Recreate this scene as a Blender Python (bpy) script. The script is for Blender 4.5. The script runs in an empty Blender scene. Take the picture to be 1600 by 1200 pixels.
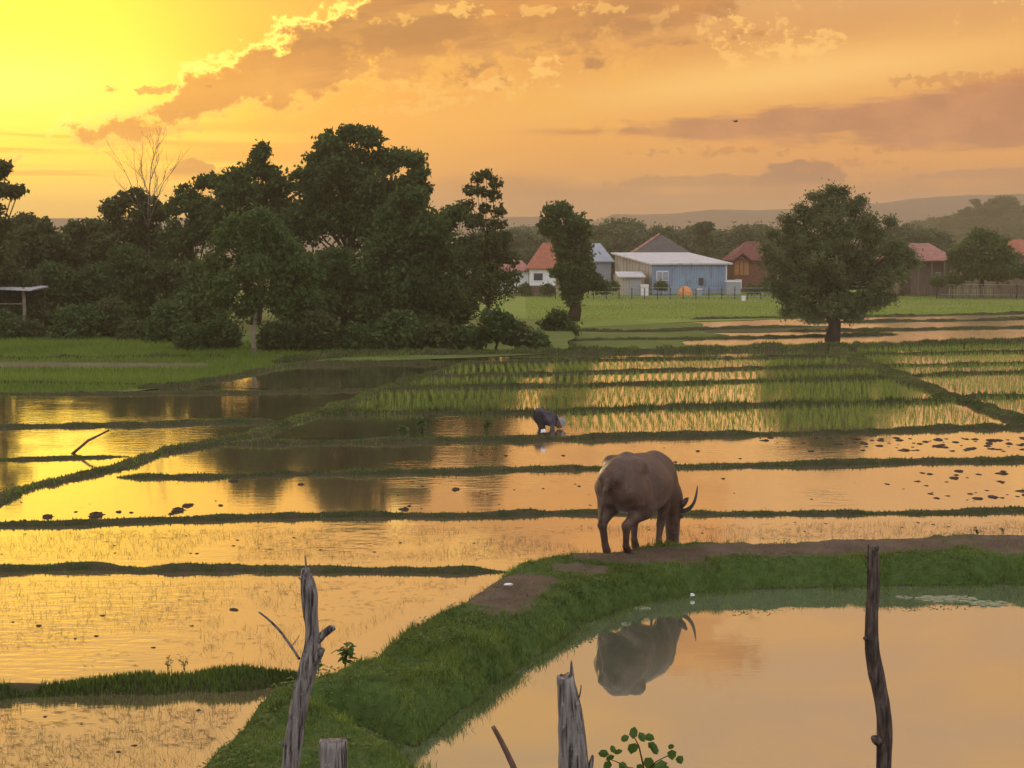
import bpy, math, random
import numpy as np
from math import radians as R, pi, sin, cos, atan2, sqrt

# ------------------------------------------------------------------ camera, world, sun, exposure
sc = bpy.context.scene
COL = sc.collection
H = 4.6                      # eye height above the near water
F = 2400.0                   # focal length in photo pixels (1600 wide)
PITCH = math.atan(215 / F)
cam_d = bpy.data.cameras.new('camera'); cam = bpy.data.objects.new('camera', cam_d); COL.objects.link(cam)
cam.location = (0, 0, H); cam.rotation_euler = (pi / 2 - PITCH, 0, 0)
cam_d.lens = F / 1600 * 36; cam_d.sensor_width = 36; cam_d.clip_start = 0.1; cam_d.clip_end = 20000
sc.camera = cam
sc.view_settings.view_transform = 'Standard'; sc.view_settings.look = 'None'
sc.view_settings.exposure = 0.0; sc.view_settings.gamma = 1.0
sc.render.engine = 'CYCLES'
sc.cycles.use_denoising = True
sc.cycles.max_bounces = 4; sc.cycles.diffuse_bounces = 2; sc.cycles.glossy_bounces = 3; sc.cycles.transmission_bounces = 2; sc.cycles.use_adaptive_sampling = True; sc.cycles.adaptive_threshold = .03; sc.cycles.transparent_max_bounces = 8
sc.cycles.volume_bounces = 0
SUN_AZ, SUN_EL = -23.0, 7.0   # degrees left of the view axis, above horizon

sun_d = bpy.data.lights.new('sun', 'SUN'); sun = bpy.data.objects.new('sun', sun_d); COL.objects.link(sun)
sun_d.energy = 1.1; sun_d.angle = R(3); sun_d.color = (1.0, 0.66, 0.34)
sun.rotation_euler = (R(90 - SUN_EL), 0, R(180 - SUN_AZ))
sun.rotation_euler = (pi / 2 + R(SUN_EL) - pi, 0, R(-SUN_AZ))

def lin(c):
    return tuple(((v / 255) / 12.92 if v / 255 <= .04045 else ((v / 255 + .055) / 1.055) ** 2.4) for v in c)

class NT:
    """tiny node expression builder"""
    def __init__(s, tree): s.t = tree; s.n = tree.nodes; s.l = tree.links
    def put(s, sock, v):
        if isinstance(v, bpy.types.NodeSocket): s.l.new(v, sock)
        elif isinstance(v, (tuple, list)) and sock.type == 'RGBA': sock.default_value = tuple(v)[:3] + (1,)
        elif sock.type == 'RGBA': sock.default_value = (v, v, v, 1)
        else: sock.default_value = v
    def m(s, op, a, b=0.0, c=0.0, clamp=False):
        n = s.n.new('ShaderNodeMath'); n.operation = op; n.use_clamp = clamp
        s.put(n.inputs[0], a); s.put(n.inputs[1], b); s.put(n.inputs[2], c); return n.outputs[0]
    def add(s, a, b): return s.m('ADD', a, b)
    def sub(s, a, b): return s.m('SUBTRACT', a, b)
    def mul(s, a, b): return s.m('MULTIPLY', a, b)
    def ss(s, v, a, b, o0=0., o1=1.):
        n = s.n.new('ShaderNodeMapRange'); n.interpolation_type = 'SMOOTHSTEP'
        for k, x in zip((0, 1, 2, 3, 4), (v, a, b, o0, o1)): s.put(n.inputs[k], x)
        return n.outputs[0]
    def lerp(s, v, a, b, o0=0., o1=1.):
        n = s.n.new('ShaderNodeMapRange')
        for k, x in zip((0, 1, 2, 3, 4), (v, a, b, o0, o1)): s.put(n.inputs[k], x)
        return n.outputs[0]
    def xyz(s, x, y, z=0.0):
        n = s.n.new('ShaderNodeCombineXYZ'); s.put(n.inputs[0], x); s.put(n.inputs[1], y); s.put(n.inputs[2], z); return n.outputs[0]
    def sep(s, v):
        n = s.n.new('ShaderNodeSeparateXYZ'); s.l.new(v, n.inputs[0]); return n.outputs
    def noise(s, vec, scale=1., detail=4., rough=.55, dist=0., col=False):
        n = s.n.new('ShaderNodeTexNoise'); s.put(n.inputs['Vector'], vec); n.inputs['Scale'].default_value = scale
        n.inputs['Detail'].default_value = detail; n.inputs['Roughness'].default_value = rough; n.inputs['Distortion'].default_value = dist
        return n.outputs['Color' if col else 'Fac']
    def mix(s, f, a, b):
        n = s.n.new('ShaderNodeMix'); n.data_type = 'RGBA'
        s.put(n.inputs['Factor'], f); s.put(n.inputs[6], a); s.put(n.inputs[7], b); return n.outputs[2]
    def ramp(s, f, stops):
        n = s.n.new('ShaderNodeValToRGB'); s.l.new(f, n.inputs[0]); e = n.color_ramp.elements
        while len(e) < len(stops): e.new(.5)
        for k, (p, c) in enumerate(stops): e[k].position = p; e[k].color = tuple(c)[:3] + (1,)
        return n.outputs[0]

world = bpy.data.worlds.new('World'); sc.world = world; world.use_nodes = True
w = NT(world.node_tree); w.n.clear()
def build_world():
    tc = w.n.new('ShaderNodeTexCoord'); d = w.sep(tc.outputs['Generated']); x, y, z = d
    hyp = w.m('SQRT', w.add(w.mul(x, x), w.mul(y, y)))
    U = w.mul(w.m('ARCTAN2', x, y), 24.0)            # 24 units per radian: azimuth, + to the right
    V = w.mul(w.m('ARCTAN2', z, hyp), 24.0)          # elevation
    uv = lambda su, sv, k=0.: w.xyz(w.mul(U, su), w.mul(V, sv), k)
    sky = w.n.new('ShaderNodeTexSky'); sky.sky_type = 'NISHITA'; sky.sun_disc = False
    sky.sun_elevation = R(SUN_EL); sky.sun_rotation = R(SUN_AZ); sky.air_density = 1.5; sky.dust_density = 4
    base = w.ramp(w.m('MAXIMUM', w.mul(V, 1 / 40), 0.), [
        (0.0, lin((204, 146, 92))), (.022, lin((222, 152, 82))), (.045, lin((244, 172, 80))), (.075, lin((226, 160, 84))),
        (.1, lin((222, 170, 108))), (.15, lin((216, 168, 118))), (.22, lin((206, 168, 132))), (.36, lin((186, 168, 152))), (.95, lin((168, 166, 178)))])
    # broad lit veils
    n1 = w.noise(uv(.22, .9, 3.), 1., 5, .55, .6)
    base = w.mix(w.mul(w.ss(n1, .42, .66), .5), base, lin((244, 182, 92)))
    # glow round the hidden sun
    du = w.mul(w.add(U, 7.5), .8); dv = w.sub(V, 2.5)
    r = w.m('SQRT', w.add(w.mul(du, du), w.mul(dv, dv)))
    g2 = w.m('POWER', 2.718, w.add(w.mul(w.mul(r, r), -1 / 18.), w.mul(w.m('MAXIMUM', w.sub(V, 3.6), 0.), -.55)))
    g1 = w.m('POWER', 2.718, w.mul(w.mul(r, r), -1 / 5.2))
    c = w.mix(g2, base, (1.4, .60, .05))
    c = w.mix(w.m('MULTIPLY', g1, 1.0, clamp=True), c, (1.8, 1.3, .09))
    core = w.m('POWER', 2.718, w.add(w.mul(w.m('POWER', w.add(U, 7.4), 2.), -.25), w.mul(w.m('POWER', w.sub(V, 2.35), 2.), -3.5)))
    c = w.mix(w.mul(core, .9), c, (1.9, 1.3, .3))
    # low streaks on the left
    st = w.noise(uv(.12, 3.4, 9.), 1., 4, .5, .3)
    lowl = w.mul(w.ss(U, -2.5, -5.5), w.mul(w.ss(V, .2, .9), w.ss(V, 2.1, 1.5)))
    c = w.mix(w.mul(w.mul(w.ss(st, .47, .58), lowl), .95), c, (1.5, .95, .12))
    c = w.mix(w.mul(w.mul(w.ss(st, .5, .38), lowl), .55), c, lin((240, 160, 58)))
    # bright clear band between the clouds, right of the middle
    bb = w.m('POWER', 2.718, w.add(w.mul(w.m('POWER', w.mul(w.sub(U, 4.2), .28), 2.), -1.), w.mul(w.m('POWER', w.sub(V, w.add(2.35, w.mul(w.sub(U, 2.), .1))), 2.), -9.)))
    c = w.mix(w.mul(bb, .95), c, (1.05, .62, .17))
    # soft wide cloud noise everywhere above the frame too
    # warp
    wn = w.noise(uv(1.1, 1.5, 1.), 1., 7, .62)
    wn2 = w.noise(uv(.35, .8, 5.), 1., 4, .5)
    # veil of grey along the low middle/right
    lv = w.mul(w.ss(V, 1.25, .75), w.mul(w.ss(U, -2., 2.), 1.))
    bn = w.add(V, w.mul(w.sub(wn2, .5), 1.2))
    lv = w.mul(w.ss(bn, 1.2, .8), w.ss(U, -3., 1.))
    c = w.mix(w.mul(lv, .75), c, lin((176, 122, 82)))
    # pink-brown wedge on the right
    cu = w.sub(U, .6)
    cen = w.add(1.74, w.mul(cu, .035)); half = w.add(.02, w.mul(w.m('MAXIMUM', cu, 0.), .072))
    dd = w.sub(half, w.m('ABSOLUTE', w.sub(V, cen)))
    stn = w.noise(uv(.45, 2.4, 12.), 1., 6, .6)
    dd = w.add(dd, w.mul(w.sub(stn, .5), 1.05))
    k2 = w.mul(w.ss(dd, -.04, .16), w.ss(cu, -.1, .5))
    c = w.mix(w.mul(k2, .97), c, w.mix(w.ss(wn, .35, .65), lin((184, 122, 84)), lin((204, 138, 92))))
    # thin dark stroke at the tip of that wedge
    tip = w.m('POWER', 2.718, w.add(w.mul(w.m('POWER', w.sub(U, 1.3), 2.), -1.1), w.mul(w.m('POWER', w.add(w.sub(V, 1.76), w.mul(w.sub(wn, .5), .12)), 2.), -380.)))
    c = w.mix(w.mul(tip, .75), c, lin((196, 126, 72)))
    # the great cloud: wedge between two lines
    a1 = w.add(w.mul(w.add(U, 5.35), .47), w.mul(w.sub(V, 2.30), -.883))      # right-below of the bright rim
    a2 = w.add(w.mul(w.sub(V, 1.78), .98), w.mul(w.add(U, 5.4), -.165))       # above the lower line
    a3 = w.mul(w.sub(3.7, U), .8)
    sh = w.m('MINIMUM', w.m('MINIMUM', a1, a2), a3)
    wn3 = w.noise(uv(3.2, 4.2, 7.), 1., 4, .65)
    f = w.add(sh, w.add(w.mul(w.sub(wn, .5), 2.3), w.mul(w.sub(wn3, .5), .7)))
    kb = w.mul(w.ss(f, -.02, .28), w.ss(V, 9., 6.))
    inner = w.mix(w.ss(wn2, .35, .62), lin((186, 126, 74)), lin((224, 152, 74)))
    ls = w.noise(w.xyz(w.mul(w.add(U, w.mul(V, .3)), .3), w.mul(w.sub(V, w.mul(U, .12)), 2.2), 4.), 1., 6, .6)
    inner = w.mix(w.mul(w.ss(ls, .48, .62), .6), inner, lin((238, 172, 92)))
    inner = w.mix(w.mul(w.ss(ls, .46, .36), .5), inner, lin((178, 120, 70)))
    inner = w.mix(w.mul(w.ss(U, -2.6, -5.6), .6), inner, lin((238, 166, 62)))
    rim = w.mul(w.ss(w.m('ABSOLUTE', w.sub(f, .02)), .16, .0), w.ss(U, 2.5, -4.))
    edge = w.mul(rim, w.ss(w.sub(a1, a2), 1.2, -.4))
    low = w.mul(rim, w.ss(w.sub(a2, a1), .6, -.2))
    c = w.mix(w.mul(kb, .95), c, inner)
    c = w.mix(w.mul(edge, .95), c, (1.7, 1.2, .3))
    c = w.mix(w.mul(low, .7), c, (1.1, .62, .13))
    # lit billows under the great cloud
    pf = w.noise(uv(1.5, 2.0, 21.), 1., 6, .62)
    reg = w.mul(w.ss(V, 1.2, 1.9), w.mul(w.ss(V, 3.6, 2.6), w.mul(w.ss(U, -4.5, -2.), w.ss(U, 3., 1.))))
    c = w.mix(w.mul(w.mul(w.ss(pf, .52, .6), reg), .8), c, lin((250, 186, 84)))
    # small bright puffs, top right
    pf2 = w.noise(uv(1.9, 2.2, 33.), 1., 6, .6)
    reg2 = w.mul(w.ss(V, 2.5, 2.9), w.mul(w.ss(V, 4.2, 3.5), w.ss(U, 1.5, 3.)))
    c = w.mix(w.mul(w.mul(w.ss(pf2, .58, .66), reg2), .8), c, lin((252, 194, 108)))
    # flat-bottomed dark cumulus
    cn = w.noise(uv(2.6, 3.0, 41.), 1., 5, .6)
    def cumulus(c, u0, v0, su, sv, colr, amt, seed):
        n = cn
        q = w.sub(1., w.add(w.m('POWER', w.mul(w.sub(U, u0), 1 / su), 2.), w.m('POWER', w.mul(w.sub(V, v0), 1 / sv), 2.)))
        q = w.add(q, w.mul(w.sub(n, .5), 2.4))
        k = w.mul(w.ss(q, .0, .35), w.ss(V, v0 - .12, v0 + .03))
        return w.mix(w.mul(k, amt), c, colr)
    pn = w.noise(uv(3.4, 4.6, 61.), 1., 5, .65)
    def puff(c, u0, v0, su, sv, colr, amt, seed):
        n = pn
        q = w.sub(1., w.add(w.m('POWER', w.mul(w.sub(U, u0), .62 / su), 2.), w.m('POWER', w.mul(w.sub(V, v0), .62 / sv), 2.)))
        q = w.add(w.mul(q, .8), w.mul(w.sub(n, .5), 8.5))
        return w.mix(w.mul(w.mul(w.ss(q, .25, 1.1), 1.), amt), c, colr)
    c = cumulus(c, 4.45, .98, .8, .34, lin((168, 116, 84)), .95, 41.)
    c = cumulus(c, 3.0, .95, 1.6, .16, lin((178, 126, 86)), .7, 47.)
    c = cumulus(c, -4.9, 1.12, .35, .22, lin((222, 150, 66)), .8, 52.)
    c = cumulus(c, 7.4, 1.05, 1.6, .10, lin((184, 128, 92)), .7, 57.)
    # isolated lit puffs and small dark strokes
    for (u0, v0, su, sv, sd, am) in ((.55, 2.72, .26, .14, 61., .9), (3.38, 2.98, .16, .22, 62., .85), (4.1, 2.98, .26, .2, 63., .9), (4.72, 3.03, .22, .16, 64., .85), (3.35, 3.34, .22, .1, 65., .8), (-.7, 3.58, .3, .08, 66., .8), (.25, 3.57, .3, .06, 67., .6), (1.25, 3.6, .3, .07, 68., .6), (7.8, 3.6, .3, .2, 69., .8), (-1.7, 3.44, .3, .05, 70., .6), (-.1, 2.5, .4, .1, 71., .7), (-1.3, 2.3, .8, .16, 72., .6)):
        c = puff(c, u0, v0, su, sv, (1.05, .60, .16), am, sd)
    for (u0, v0, su, sv, sd, am) in ((-5.3, 2.35, .55, .05, 81., .7), (3.5, 1.45, .9, .05, 82., .6), (5.8, 1.45, .5, .04, 83., .6), (6.8, 2.4, .7, .12, 84., .5), (5.0, 1.22, .5, .1, 85., .5)):
        c = puff(c, u0, v0, su, sv, lin((196, 124, 72)), am, sd)
    # behind the viewer: cool evening sky
    tn = w.n.new('ShaderNodeMix'); tn.data_type = 'RGBA'; tn.blend_type = 'MULTIPLY'; tn.inputs['Factor'].default_value = 1.; w.put(tn.inputs[6], c); cb = w.n.new('ShaderNodeCombineColor'); cb.inputs[0].default_value = 1.03; cb.inputs[1].default_value = .975; w.put(cb.inputs[2], w.lerp(U, -6., 5., .58, 1.0)); w.l.new(cb.outputs[0], tn.inputs[7]); c = tn.outputs[2]
    back = w.ss(y, .55, -.35)
    c = w.mix(back, c, (1.15, 1.10, 1.16))
    up = w.ss(V, 8., 18.)
    c = w.mix(w.mul(up, .9), c, (1.05, 1.0, 1.0))
    # below the horizon: dull ground
    c = w.mix(w.ss(V, -.05, -.6), c, lin((90, 80, 60)))
    bg = w.n.new('ShaderNodeBackground'); w.l.new(c, bg.inputs[0]); bg.inputs[1].default_value = 1.0
    bs = w.n.new('ShaderNodeBackground'); w.l.new(sky.outputs[0], bs.inputs[0]); bs.inputs[1].default_value = 0.006
    ad = w.n.new('ShaderNodeAddShader'); w.l.new(bg.outputs[0], ad.inputs[0]); w.l.new(bs.outputs[0], ad.inputs[1])
    out = w.n.new('ShaderNodeOutputWorld'); w.l.new(ad.outputs[0], out.inputs[0])
build_world()

# ------------------------------------------------------------------ pixel -> place
def ray(x, y):
    a = PITCH; t = (600 - y) / F
    return np.array([(x - 800) / F, cos(a) + sin(a) * t, -sin(a) + cos(a) * t])
def px(x, y, z=0.0):
    d = ray(x, y); k = (z - H) / d[2]; return np.array([d[0] * k, d[1] * k, z])
def pd(x, y, d):
    r = ray(x, y); k = d / r[1]; return np.array([r[0] * k, d, H + r[2] * k])
FAR = -0.75                  # level of the lower terraces

# ------------------------------------------------------------------ mesh helpers
def link(o, parent=None):
    COL.objects.link(o)
    if parent is not None: o.parent = parent
    return o
def mesh(name, V, Fc, mat=None, parent=None, smooth=False):
    me = bpy.data.meshes.new(name)
    me.from_pydata([tuple(map(float, v)) for v in V], [], [tuple(map(int, f)) for f in Fc])
    if mat: me.materials.append(mat)
    if smooth: me.polygons.foreach_set('use_smooth', [True] * len(me.polygons))
    me.update()
    return link(bpy.data.objects.new(name, me), parent)
def nmesh(name, verts, k, mat=None, parent=None, col=None, smooth=False):
    """verts: (n, k, 3) array, every row one separate k-gon"""
    verts = np.asarray(verts, dtype=np.float32); n = verts.shape[0]
    me = bpy.data.meshes.new(name)
    me.vertices.add(n * k); me.vertices.foreach_set('co', verts.reshape(-1))
    me.loops.add(n * k); me.loops.foreach_set('vertex_index', np.arange(n * k, dtype=np.int32))
    me.polygons.add(n); me.polygons.foreach_set('loop_start', np.arange(0, n * k, k, dtype=np.int32))
    me.polygons.foreach_set('loop_total', np.full(n, k, dtype=np.int32))
    if col is not None:
        at = me.attributes.new('tint', 'FLOAT', 'POINT'); at.data.foreach_set('value', np.repeat(np.asarray(col, dtype=np.float32), k))
    if mat: me.materials.append(mat)
    me.update(calc_edges=True); me.validate()
    return link(bpy.data.objects.new(name, me), parent)
def thing(name, label, cat, loc=(0, 0, 0), rz=0., group=None):
    o = bpy.data.objects.new(name, None); COL.objects.link(o); o.location = tuple(map(float, loc)); o.rotation_euler = (0, 0, rz)
    o.empty_display_size = .2
    return tag(o, label, cat, group)
def tag(o, label, cat, group=None):
    o['label'] = label; o['category'] = cat
    if group: o['group'] = group
    return o
def struct(o): o['kind'] = 'structure'; return o
def stuff(o, label, cat): o['kind'] = 'stuff'; o['label'] = label; o['category'] = cat; return o

def tube(path, rad, seg=10, caps=True, rough=0., rng=None):
    """tapered tube as (verts, faces)"""
    P = np.asarray(path, float); n = len(P); rad = np.broadcast_to(np.asarray(rad, float), (n,))
    T = np.gradient(P, axis=0); T /= np.linalg.norm(T, axis=1)[:, None] + 1e-9
    ref = np.array([0., 1., 0.]) if abs(T[0][1]) < .9 else np.array([1., 0., 0.])
    V = []
    for i in range(n):
        a = np.cross(T[i], ref); a /= np.linalg.norm(a) + 1e-9; b = np.cross(T[i], a)
        for k in range(seg):
            t = 2 * pi * k / seg
            q = rad[i] * (1 + (rng.uniform(-rough, rough) if rng else 0))
            V.append(P[i] + q * (cos(t) * a + sin(t) * b))
    Fc = [(i * seg + k, i * seg + (k + 1) % seg, (i + 1) * seg + (k + 1) % seg, (i + 1) * seg + k) for i in range(n - 1) for k in range(seg)]
    if caps: Fc += [tuple(range(seg - 1, -1, -1)), tuple(range((n - 1) * seg, n * seg))]
    return V, Fc
def join(*parts):
    V, Fc = [], []
    for v, f in parts:
        o = len(V); V += list(v); Fc += [tuple(i + o for i in q) for q in f]
    return V, Fc
def boxg(x0, x1, y0, y1, z0, z1):
    V = [(x, y, z) for z in (z0, z1) for y in (y0, y1) for x in (x0, x1)]
    return V, [(0, 2, 3, 1), (4, 5, 7, 6), (0, 1, 5, 4), (2, 6, 7, 3), (0, 4, 6, 2), (1, 3, 7, 5)]
def resample(P, step):
    P = np.asarray(P, float); s = np.r_[0, np.cumsum(np.linalg.norm(np.diff(P, axis=0), axis=1))]
    n = max(2, int(s[-1] / step) + 1); t = np.linspace(0, s[-1], n)
    return np.stack([np.interp(t, s, P[:, k]) for k in range(P.shape[1])], 1)
def chaikin(P, it=2):
    P = np.asarray(P, float)
    for _ in range(it):
        Q = [P[0]]
        for a, b in zip(P[:-1], P[1:]): Q += [a * .75 + b * .25, a * .25 + b * .75]
        P = np.array(Q + [P[-1]])
    return P
def vnoise(p, seed=0):
    """cheap smooth value noise, p (n,2) -> [-1,1]"""
    p = np.asarray(p, float); i = np.floor(p).astype(int); f = p - i; f = f * f * (3 - 2 * f)
    def h(a, b):
        v = np.sin((a * 127.1 + b * 311.7 + seed * 74.7)) * 43758.5453; return (v - np.floor(v)) * 2 - 1
    a = h(i[:, 0], i[:, 1]); b = h(i[:, 0] + 1, i[:, 1]); c = h(i[:, 0], i[:, 1] + 1); d = h(i[:, 0] + 1, i[:, 1] + 1)
    return (a * (1 - f[:, 0]) + b * f[:, 0]) * (1 - f[:, 1]) + (c * (1 - f[:, 0]) + d * f[:, 0]) * f[:, 1]
def fbm(p, seed=0, o=4):
    s = 0; a = 1.; p = np.asarray(p, float)
    for k in range(o): s = s + a * vnoise(p * 2 ** k + k * 17.3, seed + k); a *= .5
    return s / 1.8
def sdpoly(P, poly):
    """signed distance (inside +) to a polygon, P (n,2)"""
    poly = np.asarray(poly, float); d = np.full(len(P), 1e9); ins = np.zeros(len(P), bool)
    for a, b in zip(poly, np.roll(poly, -1, 0)):
        e = b - a; wv = P - a; t = np.clip((wv @ e) / (e @ e + 1e-12), 0, 1)
        q = wv - t[:, None] * e; d = np.minimum(d, (q ** 2).sum(1))
        c = (a[1] > P[:, 1]) != (b[1] > P[:, 1])
        with np.errstate(divide='ignore', invalid='ignore'):
            xi = (b[0] - a[0]) * (P[:, 1] - a[1]) / (b[1] - a[1]) + a[0]
        ins ^= c & (P[:, 0] < xi)
    d = np.sqrt(d); return np.where(ins, d, -d)

# signed-distance modelling: bodies as one continuous surface
def sd_ell(P, c, r):
    c = np.array(c); r = np.array(r); q = (P - c) / r; k0 = np.linalg.norm(q, axis=-1); k1 = np.linalg.norm(q / r, axis=-1)
    return k0 * (k0 - 1) / (k1 + 1e-9)
def sd_cone(P, a, b, r1, r2):
    a = np.array(a, float); b = np.array(b, float); e = b - a; t = np.clip(((P - a) @ e) / (e @ e), 0, 1)
    return np.linalg.norm(P - a - t[..., None] * e, axis=-1) - (r1 + (r2 - r1) * t)
def smin(a, b, k):
    h = np.clip(.5 + .5 * (b - a) / k, 0, 1); return b + (a - b) * h - k * h * (1 - h)
def surface(fn, lo, hi, cell):
    """surface nets"""
    lo = np.array(lo, float); n = np.ceil((np.array(hi) - lo) / cell).astype(int) + 1
    g = [lo[k] + np.arange(n[k]) * cell for k in range(3)]
    X, Y, Z = np.meshgrid(*g, indexing='ij'); D = fn(np.stack([X, Y, Z], -1))
    S = D < 0
    cor = [(i, j, k) for i in (0, 1) for j in (0, 1) for k in (0, 1)]
    sl = lambda A, c: A[c[0]:n[0] - 1 + c[0], c[1]:n[1] - 1 + c[1], c[2]:n[2] - 1 + c[2]]
    cnt = sum(sl(S, c).astype(int) for c in cor); act = (cnt > 0) & (cnt < 8)
    idx = -np.ones(act.shape, int); ids = np.argwhere(act); idx[act] = np.arange(len(ids))
    acc = np.zeros((len(ids), 3)); num = np.zeros(len(ids))
    for a in range(8):
        for b in range(a + 1, 8):
            ca, cb = np.array(cor[a]), np.array(cor[b])
            if np.abs(ca - cb).sum() != 1: continue
            da = sl(D, cor[a])[act]; db = sl(D, cor[b])[act]; m = (da < 0) != (db < 0)
            t = np.where(m, da / (da - db + 1e-12), 0)
            acc += np.where(m[:, None], ca + t[:, None] * (cb - ca), 0); num += m
    V = lo + (ids + acc / num[:, None]) * cell
    Fc = []
    for ax in range(3):
        o = [0, 0, 0]; o[ax] = 1
        A = S[:n[0] - o[0], :n[1] - o[1], :n[2] - o[2]]; B = S[o[0]:, o[1]:, o[2]:]
        u, v = [(1, 2), (2, 0), (0, 1)][ax]
        for i in np.argwhere(A != B):
            if i[u] == 0 or i[v] == 0 or i[u] >= n[u] - 1 or i[v] >= n[v] - 1 or i[ax] >= n[ax] - 1: continue
            q = []
            for du, dv in ((0, 0), (-1, 0), (-1, -1), (0, -1)):
                j = i.copy(); j[u] += du; j[v] += dv; q.append(idx[tuple(j)])
            if min(q) < 0: continue
            if not A[tuple(i)]: q = q[::-1]
            Fc.append(tuple(q[::1]))
    return V, Fc

# ------------------------------------------------------------------ materials
def newmat(name):
    m = bpy.data.materials.new(name); m.use_nodes = True; t = NT(m.node_tree)
    b = t.n['Principled BSDF']; return m, t, b
def pos(t):
    g = t.n.new('ShaderNodeNewGeometry'); return g.outputs['Position']
def objco(t):
    g = t.n.new('ShaderNodeTexCoord'); return g.outputs['Object']
def bump(t, b, h, s=.3, dist=.02):
    n = t.n.new('ShaderNodeBump'); t.l.new(h, n.inputs['Height']); n.inputs['Strength'].default_value = s; n.inputs['Distance'].default_value = dist
    t.l.new(n.outputs[0], b.inputs['Normal']); return n.outputs[0]
def simple(name, c1, c2, scale=4., rough=.8, sp=.3, bs=.3, bd=.02, stretch=None, detail=5):
    m, t, b = newmat(name); co = objco(t)
    if stretch:
        mp = t.n.new('ShaderNodeMapping'); mp.inputs['Scale'].default_value = stretch; t.l.new(co, mp.inputs[0]); co = mp.outputs[0]
    f = t.noise(co, scale, detail, .6); t.put(b.inputs['Base Color'], t.mix(t.ss(f, .3, .7), c1, c2))
    b.inputs['Roughness'].default_value = rough; b.inputs['Specular IOR Level'].default_value = sp
    if bs: bump(t, b, f, bs, bd)
    return m
def leafmat(name, c1, c2, trans=.35, scale=.9):
    m, t, b = newmat(name); co = objco(t)
    f = t.noise(co, scale, 3, .6); oi = t.n.new('ShaderNodeObjectInfo')
    at_ = t.n.new('ShaderNodeAttribute'); at_.attribute_name = 'tint'
    k = t.add(t.add(t.mul(t.ss(f, .3, .7), .45), t.mul(at_.outputs['Fac'], .4)), t.mul(oi.outputs['Random'], .2))
    c = t.mix(k, c1, c2)
    t.put(b.inputs['Base Color'], c); b.inputs['Roughness'].default_value = .6; b.inputs['Specular IOR Level'].default_value = .25
    tr = t.n.new('ShaderNodeBsdfTranslucent'); t.l.new(c, tr.inputs[0])
    ms = t.n.new('ShaderNodeMixShader'); ms.inputs[0].default_value = trans
    t.l.new(b.outputs[0], ms.inputs[1]); t.l.new(tr.outputs[0], ms.inputs[2]); t.l.new(ms.outputs[0], t.n['Material Output'].inputs[0])
    return m
def grassmat(name, c1, c2, trans=.35):
    m, t, b = newmat(name)
    a = t.n.new('ShaderNodeAttribute'); a.attribute_name = 'tint'
    c = t.mix(a.outputs['Fac'], c1, c2)
    t.put(b.inputs['Base Color'], c); b.inputs['Roughness'].default_value = .6; b.inputs['Specular IOR Level'].default_value = .2
    tr = t.n.new('ShaderNodeBsdfTranslucent'); t.l.new(c, tr.inputs[0])
    ms = t.n.new('ShaderNodeMixShader'); ms.inputs[0].default_value = trans
    t.l.new(b.outputs[0], ms.inputs[1]); t.l.new(tr.outputs[0], ms.inputs[2]); t.l.new(ms.outputs[0], t.n['Material Output'].inputs[0])
    return m
def watermat(name, mud, mud2, lo, rough, amp, film=0.):
    m, t, b = newmat(name); p = pos(t); s = t.sep(p)
    n = t.noise(t.xyz(t.mul(s[0], 1.), t.mul(s[1], .6)), .5, 4, .6)
    df = t.n.new('ShaderNodeBsdfDiffuse'); t.put(df.inputs[0], t.mix(t.ss(n, .35, .65), mud, mud2))
    gl = t.n.new('ShaderNodeBsdfGlossy'); gl.inputs['Roughness'].default_value = rough
    gl.inputs[0].default_value = (.97, .95, .92, 1)
    rp = t.noise(t.xyz(t.mul(s[0], 1.), t.mul(s[1], 2.2)), 2.2, 3, .55)
    mk = t.noise(t.xyz(t.mul(s[0], 1.), t.mul(s[1], 1.), 2.), .16, 3, .5); rp = t.mul(rp, t.add(.35, t.mul(t.ss(mk, .45, .62), 2.2)))
    bm = t.n.new('ShaderNodeBump'); bm.inputs['Strength'].default_value = 1.; bm.inputs['Distance'].default_value = amp
    t.l.new(rp, bm.inputs['Height']); t.l.new(bm.outputs[0], gl.inputs['Normal'])
    fr = t.n.new('ShaderNodeFresnel'); fr.inputs['IOR'].default_value = 1.33
    k = t.lerp(fr.outputs[0], .1, .6, lo, .93)
    if film:
        fn = t.noise(t.xyz(t.mul(s[0], 1.), t.mul(s[1], .8), 4.), 3., 6, .7)
        k = t.mul(k, t.ss(fn, .74, .66, 1. - film, 1.))
    ms = t.n.new('ShaderNodeMixShader'); t.l.new(k, ms.inputs[0]); t.l.new(df.outputs[0], ms.inputs[1]); t.l.new(gl.outputs[0], ms.inputs[2])
    t.l.new(ms.outputs[0], t.n['Material Output'].inputs[0]); return m

M = {}
M['ground'] = simple('ground', (.06, .07, .025), (.09, .075, .045), .6, .95, .1, .5, .05)
M['bund'] = simple('bund', (.035, .045, .016), (.065, .052, .032), 3., .95, .1, .6, .04)
M['field'] = simple('field', (.13, .20, .035), (.18, .235, .05), .35, .9, .1, .3, .05)
M['fieldleft'] = simple('fieldleft', (.08, .12, .028), (.12, .145, .04), .5, .9, .1, .3, .05)
M['mudwater'] = watermat('muddy_water', (.28, .23, .14), (.20, .17, .10), .40, .05, .003)
M['mudstrip'] = simple('mudstrip', (.13, .105, .06), (.09, .085, .045), .8, .8, .2, .3, .03)
M['water'] = watermat('paddy_water', (.24, .17, .10), (.17, .125, .075), .72, .06, .003)
M['waterfar'] = watermat('far_water', (.24, .17, .10), (.17, .125, .075), .86, .16, .004)
M['pond'] = watermat('pond_water', (.16, .18, .12), (.14, .16, .105), .60, .012, .0004)
M['grass'] = grassmat('grass', (.045, .08, .018), (.19, .255, .045))
M['rice'] = grassmat('rice', (.11, .18, .028), (.25, .33, .06), .5)
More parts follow.
